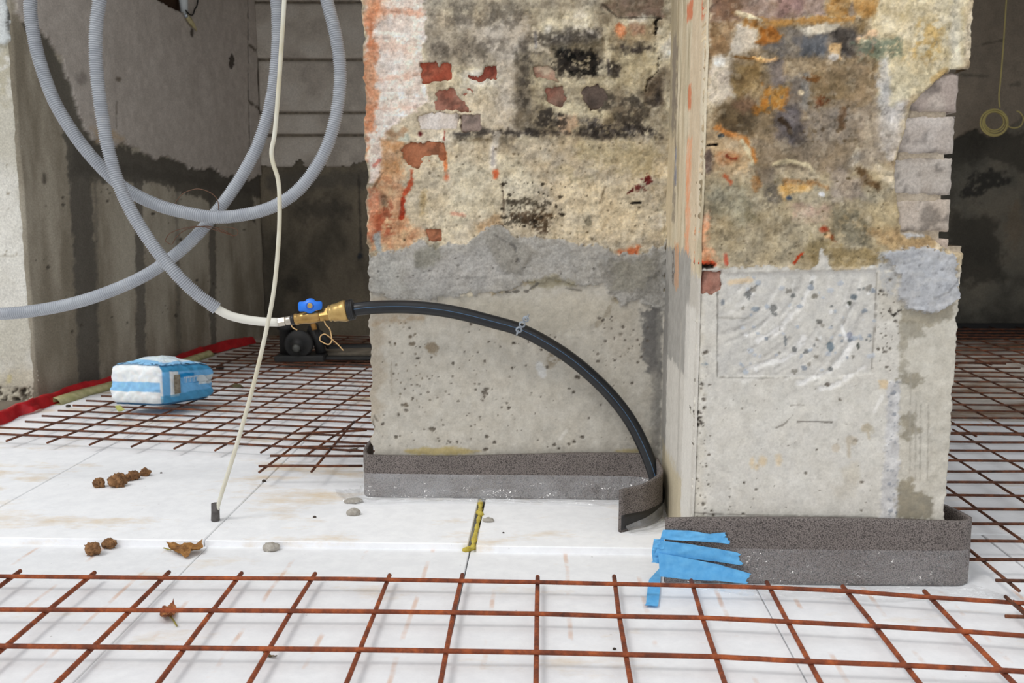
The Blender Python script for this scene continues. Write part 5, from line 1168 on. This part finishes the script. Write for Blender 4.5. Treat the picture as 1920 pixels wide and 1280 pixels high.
# ---------------------------------------------------------------- blue and white pack
def soft_pack():
    z0 = 0.055
    cr, lc, rc = atz(303, 762, z0), atz(204, 757, z0), atz(406, 744, z0)
    cr.z = lc.z = rc.z = 0
    eu = (lc - cr); W = eu.length; eu.normalize(); ew = Vector((-eu.y, eu.x, 0)); ew = ew if ew.y > 0 else -ew
    dr = rc - cr
    D = dr.length * 1.0; ew = (dr - eu * dr.dot(eu)).normalized() if abs(dr.dot(eu)) < 0.6 * D else dr.normalized()
    ew = dr.normalized()
    H = 0.142; n = 44; rings = 44; vs = []; cs = []; fs = []
    white, sky, blue, teal = rgb(232, 238, 246), rgb(142, 196, 238), rgb(108, 172, 220), rgb(36, 120, 160)
    # superellipse body, a grid over the whole closed skin
    prof_ = [(-1, x) for x in (0.0, 0.4, 0.75, 0.9)] + [(z_, (1 - abs(z_) ** 9) ** 0.14) for z_ in np.linspace(-0.99, 0.99, 34)] + [(1, x) for x in (0.9, 0.84, 0.78, 0.72, 0.66, 0.58, 0.5, 0.42, 0.34, 0.26, 0.18, 0.1, 0.0)]
    rings = len(prof_) - 1
    for rz, rr_ in prof_:
        for i in range(4 * n):
            e = i // n; t = i % n / n * 2 - 1
            cx, cy = [(t, -1), (1, t), (-t, 1), (-1, -t)][e]
            s_ = 1 / (abs(cx) ** 9 + abs(cy) ** 9) ** (1 / 9); cx *= s_; cy *= s_
            a = 0.5 + 0.5 * cx * rr_; b = 0.5 + 0.5 * cy * rr_; h = 0.5 + 0.5 * rz
            dome = 0.22 * math.sin(math.pi * min(1, max(0, b))) * math.sin(math.pi * min(1, max(0, a))) * (h > 0.5) * (h - 0.5) * 2
            cru = float(fbm(np.array([a * 9 + h * 3]), np.array([b * 9 + h * 5]), 4, 77)[0] - 0.5) * 0.016
            sag = 0.86 + 0.16 * (1 - b) if h > 0.5 else 1.0
            hz = h * sag + dome
            q = cr + eu * (a * W) + ew * (b * D) + Vector((0, 0, z0 + H * hz)) + (eu * (a - .5) + ew * (b - .5)) * 2 * cru
            q.z += cru * 0.7 * (h > 0.2)
            vs.append(q)
            side = (0.5 - b) > abs(a - 0.5) * 0.98 and rr_ > 0.82 and 0.06 < h < 0.97     # face with the stripe
            flank = (0.5 - a) > abs(b - 0.5) * 0.98 and rr_ > 0.82 and 0.06 < h < 0.97    # printed face
            nz_ = float(fbm(np.array([a * 14]), np.array([b * 14 + h * 9]), 3, 5)[0])
            c = sky * 0.5 + blue * 0.5
            if h >= 0.9: c = white * 0.85 + sky * 0.15 if (0.22 < b < 0.85 and 0.16 < a) else sky
            if side: c = sky if 0.36 < h < 0.58 else white
            if flank:
                c = blue
                if b < 0.06: c = white
                elif h > 0.86: c = teal * 0.6 + blue * 0.4
                elif 0.17 < b < 0.34 and 0.2 < h < 0.85: c = white
                elif 0.36 < b < 0.6 and 0.72 < h < 0.8: c = rgb(20, 130, 190)
                elif 0.66 < b and 0.42 < h < 0.72: c = rgb(200, 210, 214)
                if h < 0.25: c = c * 0.5 + teal * 0.5
            if h < 0.06: c = blue * 0.8
            cs.append(c * (0.93 + 0.14 * nz_))
    N = 4 * n
    for j in range(rings):
        for i in range(N): a = j * N + i; b = j * N + (i + 1) % N; fs.append((a, b, b + N, a + N))
    root = empty('plastic_pack', 'blue and white plastic-wrapped pack lying on the left mesh mat', 'pack')
    m = painted('glossy_wrap', 0.32, 90, 0.10, 0.03, 0.0015)
    o = from_data('wrapper', vs, fs, m, root, True, np.clip(lin(np.array(cs)) * GAIN, 0, .95))
    def fpt(b, h, d=0.004):      # a point on the printed flank
        return cr - eu * d + ew * (b * D) + Vector((0, 0, z0 + H * h))
    lb = from_data('paper_label', [fpt(0.205, 0.27, .0075), fpt(0.315, 0.27, .0075), fpt(0.315, 0.76, .0085), fpt(0.205, 0.76, .0085)], [(0, 1, 2, 3)], simple('label_print', (150, 142, 124), 0.7, c2=(112, 100, 84), nscale=90), root, False)
    lb['label'] = 'greyish printed label'
    mt = simple('white_print', (222, 226, 224), 0.6)
    for i in range(7):           # the row of pale, unreadable capitals
        b0 = 0.385 + i * 0.036
        sh = [[(0, 0), (.3, 0), (.3, 1), (0, 1)], [(0, .75), (1, .75), (1, 1), (0, 1)]] if i % 2 else [[(.35, 0), (.65, 0), (.65, 1), (.35, 1)], [(0, .78), (1, .78), (1, 1), (0, 1)]]
        for s_ in sh:
            from_data('printed_letter', [fpt(b0 + x * 0.024, 0.52 + y * 0.15, .0088) for x, y in s_], [(0, 1, 2, 3)], mt, root, False)
soft_pack()

# ---------------------------------------------------------------- red foil and pale strip along the left wall
M_red = simple('red_foil', (200, 38, 44), 0.35, c2=(168, 26, 34), nscale=14, bstr=0.6, bscale=25, bdist=0.008)
rp = [(-80, 816), (0, 788), (22, 776), (45, 772), (80, 757), (130, 741), (180, 728), (260, 703), (380, 664), (470, 641)]
RP = spline([atz(x, y, ZB + 0.006) for x, y in rp], 0.02); vs = []; fs = []
nn = NW
for i, p in enumerate(RP):
    for k in range(7):
        s = k / 6; o = float(fbm(np.array([i * 0.22]), np.array([k * 0.7]), 4, 6)[0] - 0.5)
        vs.append(p + nn * (0.004 + 0.036 * s + o * 0.012) + Vector((0, 0, max(0.0, 0.042 * math.sin(math.pi * (0.25 + 0.75 * s)) + o * 0.03) - 0.002)))
for i in range(len(RP) - 1):
    for k in range(6): a = i * 7 + k; fs.append((a, a + 7, a + 8, a + 1))
n0 = len(vs); vs += [v - Vector((0, 0, 0.0012)) for v in vs]; fs += [tuple(x + n0 for x in f_[::-1]) for f_ in fs]
tag(from_data('red_foil', vs, fs, M_red), 'crumpled red foil strip tucked along the foot of the left wall', 'foil')
p4 = spline([atz(x, y, ZB + 0.002) + NW * 0.056 for x, y in rp[4:9]], 0.03); vs = []; fs = []
for i, p in enumerate(p4):
    o = float(fbm(np.array([i * 0.3]), np.array([2.0]), 3, 16)[0] - 0.5) * 0.03
    vs += [p + NW * (-0.01), p + NW * (0.028 + o) , p + NW * (0.012 + o) + Vector((0, 0, 0.02)), p + NW * (-0.01) + Vector((0, 0, 0.026))]
for i in range(len(p4) - 1):
    for k in range(4): a = i * 4; fs.append((a + k, a + (k + 1) % 4, a + 4 + (k + 1) % 4, a + 4 + k))
tag(from_data('foam_bead', vs, fs, simple('cured_foam', (206, 198, 150), 0.9, c2=(176, 172, 120), nscale=30, bstr=0.6, bscale=50, bdist=0.006)), 'pale greenish bead of cured foam beside the red foil', 'foam bead')

# ---------------------------------------------------------------- clods, stones, leaves
def clod(name, label, cat, px, py, w, h, z, c, c2, group, seed, rough=0.45, dz=None):
    p = atz(px, py, z); s = (p - CAM).length / FPX; bm = bmesh.new(); bmesh.ops.create_icosphere(bm, subdivisions=4, radius=1)
    for v in bm.verts:
        q = v.co.copy(); a = np.array([q.x * 2.0 + q.z * 0.7 + seed]); b_ = np.array([q.y * 2.0 - q.z * 1.1])
        d = 1 + (float(fbm(a, b_, 4, seed)[0]) - 0.5) * 1.5 * rough + (float(fbm(a * 3, b_ * 3, 3, seed + 4)[0]) - 0.5) * rough
        v.co = Vector((q.x * d * w * s / 2, q.y * d * w * s / 2 * 0.8, max(-0.5, q.z) * d * h * s * 0.62))
    lo = min(v.co.z for v in bm.verts)
    for v in bm.verts: v.co += Vector((p.x, p.y, z - lo - 0.0004))
    m = bpy.data.materials.get(name + '_skin') or simple(name + '_skin', c, 0.9, c2=c2, nscale=70, bstr=0.8, bscale=140, bdist=0.003)
    return tag(from_bm(name, bm, m), label, cat, group)
BR, BR2 = (96, 64, 38), (158, 116, 76)
for i, (x, y, w_, h_, z, lab) in enumerate([(186, 913, 20, 15, ZB, 'leftmost brown clod of the row on the upper white board'), (218, 911, 30, 16, ZB, 'largest brown clod of the row on the upper white board'), (225, 902, 20, 13, ZB, 'brown clod leaning behind the largest clod of the row'),
        (242, 901, 14, 11, ZB, 'small brown clod right of the largest clod'), (252, 899, 18, 15, ZB, 'lumpy brown clod between the small clod and the rightmost one of the row'), (272, 892, 16, 13, ZB, 'rightmost brown clod of the row on the upper white board'),
        (176, 1038, 26, 18, 0.0, 'brown clod at the foot of the step, left of a pair'), (205, 1026, 22, 14, 0.0, 'brown clod at the foot of the step, right of a pair')]):
    clod('dirt_clod', lab, 'clod', x, y, w_, h_, z, BR, BR2, 'brown clods on the white boards', 3 + i * 5, 0.75)
for i, (x, y, w_, h_, z, lab) in enumerate([(663, 965, 22, 12, ZB, 'grey mortar crumb on the board, second below the milky film'), (664, 941, 30, 7, ZB, 'flat grey mortar crumb on the board at the film edge'), (508, 1031, 28, 14, 0.0, 'pale grey mortar crumb at the foot of the step'), (915, 977, 20, 7, ZB, 'grey mortar crumb right of the yellow foam joint')]):
    clod('mortar_crumb', lab, 'rubble', x, y, w_, h_, z, (186, 181, 172), (160, 153, 143), 'grey mortar crumbs on the boards', 60 + i * 7, 0.4)
for i, (x, y, w_, z, lab) in enumerate([(652, 1025, 9, 0.0, 'small dark pebble at the foot of the step left of the yellow joint'), (944, 999, 4, ZB, 'tiny dark pebble on the upper board right of the yellow joint'), (495, 903, 7, ZB, 'dark speck of grit on the board right of the thin tube'), (590, 970, 6, ZB, 'dark speck of grit on the upper board midway to the step'), (302, 887, 4, ZB, 'dark speck of grit right of the clods'), (1087, 1027, 5, 0.0, 'dark speck of grit at the step right of the yellow joint'), (1152, 1217, 6, 0.0, 'dark speck of grit inside the front mesh'), (128, 763, 8, ZB, 'dark chip beside the end of a mesh bar near the left wall'), (412, 692, 14, ZB, 'dark lump beside the blue pack on the left mat')]):
    clod('grit', lab, 'grit', x, y, w_, w_ * 0.6, z, (58, 50, 44), (82, 72, 64), 'dark grit on the floor', 90 + i * 3, 0.4)

def leaf(label, outline, height, z, c, c2, curl, seed, stem=None, lift=0.0, tilt=0.0):
    """dry curled leaf: px outline on the floor, filled with a fine fan and buckled"""
    P = [atz(x, y, z) for x, y in outline]; n = len(P); cen = sum(P, Vector()) / n
    R = max((p - cen).length for p in P); vs = []; fs = []; rings = 7
    vs.append(cen.copy())
    dense = []
    for i in range(n):
        for t in (0, 0.33, 0.67): dense.append(P[i].lerp(P[(i + 1) % n], t))
    m_ = len(dense)
    for r in range(1, rings + 1):
        for i, p in enumerate(dense):
            s = r / rings * (1 + 0.05 * (r == rings) * math.sin(i * 2.3)); vs.append(cen + (p - cen) * s)
    for v in vs:
        d = (v - cen); a = np.array([d.x / R * 2.2 + seed]); b_ = np.array([d.y / R * 2.2])
        w_ = float(fbm(a, b_, 4, seed)[0]); rad = d.length / R
        v.z = z + 0.002 + lift + height * (curl * rad ** 2 + abs(w_ - 0.5) * 2.2) + tilt * max(0, d.y / R + 0.6)
    for i in range(m_): fs.append((0, 1 + i, 1 + (i + 1) % m_))
    for r in range(rings - 1):
        for i in range(m_): a = 1 + r * m_ + i; b_ = 1 + r * m_ + (i + 1) % m_; fs.append((a, a + m_, b_ + m_, b_))
    N = len(vs); vs += [v - Vector((0, 0, 0.0008)) for v in vs]; fs += [tuple(x + N for x in f_[::-1]) for f_ in fs]
    root = empty('dry_leaf', label, 'leaf', 'dead leaves on the floor')
    m = simple('leaf_%d' % seed, c, 0.75, c2=c2, nscale=60, bstr=0.5, bscale=110, bdist=0.002)
    from_data('blade', vs, fs, m, root)
    if stem: tube('stem', spline([atz(x, y, z + 0.004 + lift) for x, y in stem], 0.004), 0.0016, simple('stem_%d' % seed, (150, 140, 70), 0.7), root, 6)
leaf('large curled brown leaf lying at the foot of the step', [(312, 1029), (322, 1030), (345, 1031), (365, 1030), (380, 1028), (381, 1035), (374, 1041), (360, 1042), (350, 1049), (338, 1043), (328, 1041), (318, 1036)], 0.014, 0.0, (112, 72, 32), (170, 122, 62), 0.35, 201, [(307, 1027), (314, 1029), (322, 1031)], tilt=0.0085)
leaf('small reddish brown leaf with a green stem under the front mesh', [(300, 1152), (305, 1146), (318, 1143), (326, 1139), (331, 1146), (329, 1158), (322, 1166), (310, 1170), (300, 1164)], 0.014, 0.0, (120, 60, 34), (176, 116, 66), 1.1, 202, [(318, 1154), (325, 1162), (332, 1174)])
leaf('crumpled dark leaf scrap below a bar of the front mesh', [(491, 1222), (502, 1226), (511, 1232), (520, 1232), (516, 1236), (505, 1234), (496, 1232)], 0.006, 0.0, (66, 58, 36), (120, 96, 48), 0.6, 203)
leaf('yellow-green leaf on the left mesh mat in front of the blue pack', [(216, 764), (226, 763), (234, 770), (228, 775), (221, 772)], 0.008, 0.05, (150, 156, 60), (196, 190, 110), 0.5, 204)
leaf('dark curled leaf on the left mesh mat right of the blue pack', [(433, 725), (440, 722), (450, 722), (457, 726), (448, 730), (438, 729)], 0.008, 0.05, (70, 66, 44), (104, 96, 66), 0.5, 205)
leaf('thin dark leaf on the board beside the foam strip end', [(645, 845), (660, 843), (673, 841), (668, 845), (655, 848)], 0.004, ZB, (70, 64, 54), (110, 100, 84), 0.4, 206)

# yellow foam squeezed out of the board joint
M_yel = simple('yellow_foam', (214, 196, 92), 0.9, c2=(186, 164, 62), nscale=40, bstr=0.8, bscale=70, bdist=0.006)
vs, fs = [], []
yj = [(901, 938), (900, 958), (895, 985), (890, 1008), (886, 1026)]
pts = spline([atz(x, y, ZB - 0.002) for x, y in yj], 0.006); sweep(pts, [0.0005 + 0.009 * float(fbm(np.array([i * .45]), np.array([1.]), 3, 8)[0]) for i in range(len(pts))], 8, True, vs, fs)
pts = spline([atz(x, y, 0.003) for x, y in ((870, 1032), (882, 1028), (895, 1025))], 0.005); sweep(pts, [0.007 * (0.7 + 0.6 * float(fbm(np.array([i * .6]), np.array([3.]), 3, 8)[0])) for i in range(len(pts))], 8, True, vs, fs)
pts = spline([atz(x, y, ZB + 0.002) for x, y in ((897, 960), (903, 965))], 0.003); sweep(pts, 0.007, 8, True, vs, fs)
from_data('foam_filler', vs, fs, M_yel, floor)['label'] = 'yellow foam squeezed out of the board joint'

# ---------------------------------------------------------------- pump fittings at the back of the left-hand room
M_bk = simple('dirty_black_iron', (30, 30, 31), 0.6, c2=(44, 42, 40), nscale=20, bstr=0.4, bscale=50)
dp = empty('pipe_fitting', 'black pipe fitting with a round flange on the mesh below the brass valve', 'pipe fitting')
YD = 4.35
zf = 0.05
pc = aty(560, 646, YD)
lathe('flange', [(0, 0.060), (0.004, 0.066), (0.026, 0.066), (0.03, 0.058), (0.032, 0.03), (0.05, 0.028)], pc + Vector((0, 0.02, 0)), Vector((0, -1, 0.12)), M_bk, dp, 28)
lathe('flange_plug', [(0, 0.02), (0.02, 0.018), (0.024, 0.010)], pc + Vector((-0.004, -0.02, -0.012)), Vector((0, -1, 0.1)), simple('worn_iron', (96, 96, 92), 0.5, 0.6), dp, 14)
c2_ = aty(538, 640, YD + 0.05); lathe('upright_pipe', [(0, 0.034), (0.14, 0.034), (0.143, 0.042), (0.17, 0.042), (0.172, 0.03)], Vector((c2_.x, c2_.y, zf)), Vector((0, 0, 1)), M_bk, dp, 20)
c3 = aty(600, 650, YD + 0.06); tube('branch_pipe', [Vector((c3.x - 0.03, c3.y, zf + 0.16)), Vector((c3.x + 0.01, c3.y - 0.02, zf + 0.03))], 0.024, M_bk, dp, 16)
tube('branch_pipe', [Vector((c3.x - 0.055, c3.y + .02, zf + 0.13)), Vector((c3.x + 0.0, c3.y, zf + 0.12)), Vector((c3.x + .05, c3.y, zf + 0.06))], 0.018, M_bk, dp, 14)
tube('tape_wrap', [aty(587, 607, YD + 0.02), aty(590, 618, YD + 0.015)], 0.012, simple('ochre_tape', (176, 126, 60), 0.7), dp, 12)
box('base_foot', pc.x - 0.11, pc.x + 0.12, YD - 0.03, YD + 0.13, 0.050, 0.078, M_bk, dp, 0.006)
hose = [aty(612, 655, 4.55), aty(650, 652, 4.58), aty(690, 650, 4.6), aty(740, 650, 4.62)]
for p in hose: p.z = 0.0735
tag(tube('black_hose', spline(hose, 0.03), 0.022, M_bk, None, 12), 'black hose lying on the mesh to the right of the pipe fitting', 'hose')
q = atz(650, 672, 0.05)
sl = empty('stone_slab', 'dirty grey concrete offcut lying across the mesh under the hose', 'slab')
box('slab_body', q.x - 0.14, q.x + 0.26, q.y, q.y + 0.16, 0.0525, 0.078, simple('dirty_concrete', (128, 118, 104), 0.95, c2=(96, 88, 76), nscale=20, bstr=0.5, bscale=40, bdist=.006), sl, 0.006)
box('dark_edge', q.x - 0.20, q.x + 0.26, q.y - 0.06, q.y - 0.004, 0.0525, 0.066, M_bk, sl, 0.004)

# ---------------------------------------------------------------- small fixings high on the left wall and in the right-hand room
def onW(x, y, d=0.02): return onplane(x, y, J0 + NW * d, NW)
M_pvc = simple('white_pvc', (206, 212, 214), 0.5)
tag(tube('cable_conduit', [onW(342, -90, -0.005), onW(343, -10, 0.004), onW(346, 30, 0.006)], [0.022, 0.022, 0.017], M_pvc, None, 14), 'short white conduit stub poking from the hole high in the left wall', 'conduit stub')
cb = empty('cable_plug', 'dangling black cable with a pale connector beside the white stub', 'cable')
tube('cable', spline([onW(376, -80, 0.02), onW(371, 0, 0.025), onW(365, 18, 0.028), onW(361, 28, 0.03), onW(354, 26, 0.03), onW(347, 18, 0.03)], 0.01), 0.0035, M_blk, cb, 8)
cp = [onW(350, 30, 0.03), onW(355, 37, 0.03), onW(362, 47, 0.03), onW(369, 58, 0.03)]
tube('connector', cp, [0.010, 0.013, 0.011, 0.003], simple('beige_connector', (206, 194, 150), 0.5, c2=(170, 160, 120), nscale=30), cb, 10)
tube('collar', [onW(348, 27, 0.03), onW(350, 31, 0.03)], [0.006, 0.010], M_zinc, cb, 10)

M_cord = simple('yellow_cord', (196, 182, 120), 0.8)
YC = 5.30
ck = empty('cord_coil', 'yellow cord with a small coil hanging on the back wall of the right-hand room', 'cord')
tube('hanging_cord', spline([aty(x, y, YC) for x, y in ((1892, -80), (1887, 0), (1881, 90), (1876, 150), (1873, 180), (1875, 206))], 0.02), 0.0042, M_cord, ck, 6)
for i, r in enumerate((18, 21, 24, 26, 23)):
    ctr = (1864 + (i % 3), 227 + i)
    tube('cord_loop', [aty(ctr[0] + r * math.cos(a), ctr[1] + r * 0.96 * math.sin(a), YC - 0.004 * i) for a in np.linspace(0, 2 * math.pi, 25)], 0.0042, M_cord, ck, 6)
tube('cord_loop', spline([aty(x, y, YC) for x, y in ((1878, 208), (1884, 215), (1888, 234), (1900, 240), (1914, 236), (1919, 222), (1913, 211), (1903, 207))], 0.015), 0.0038, M_cord, ck, 6)

# ---------------------------------------------------------------- settle the scene
bpy.context.view_layer.update()
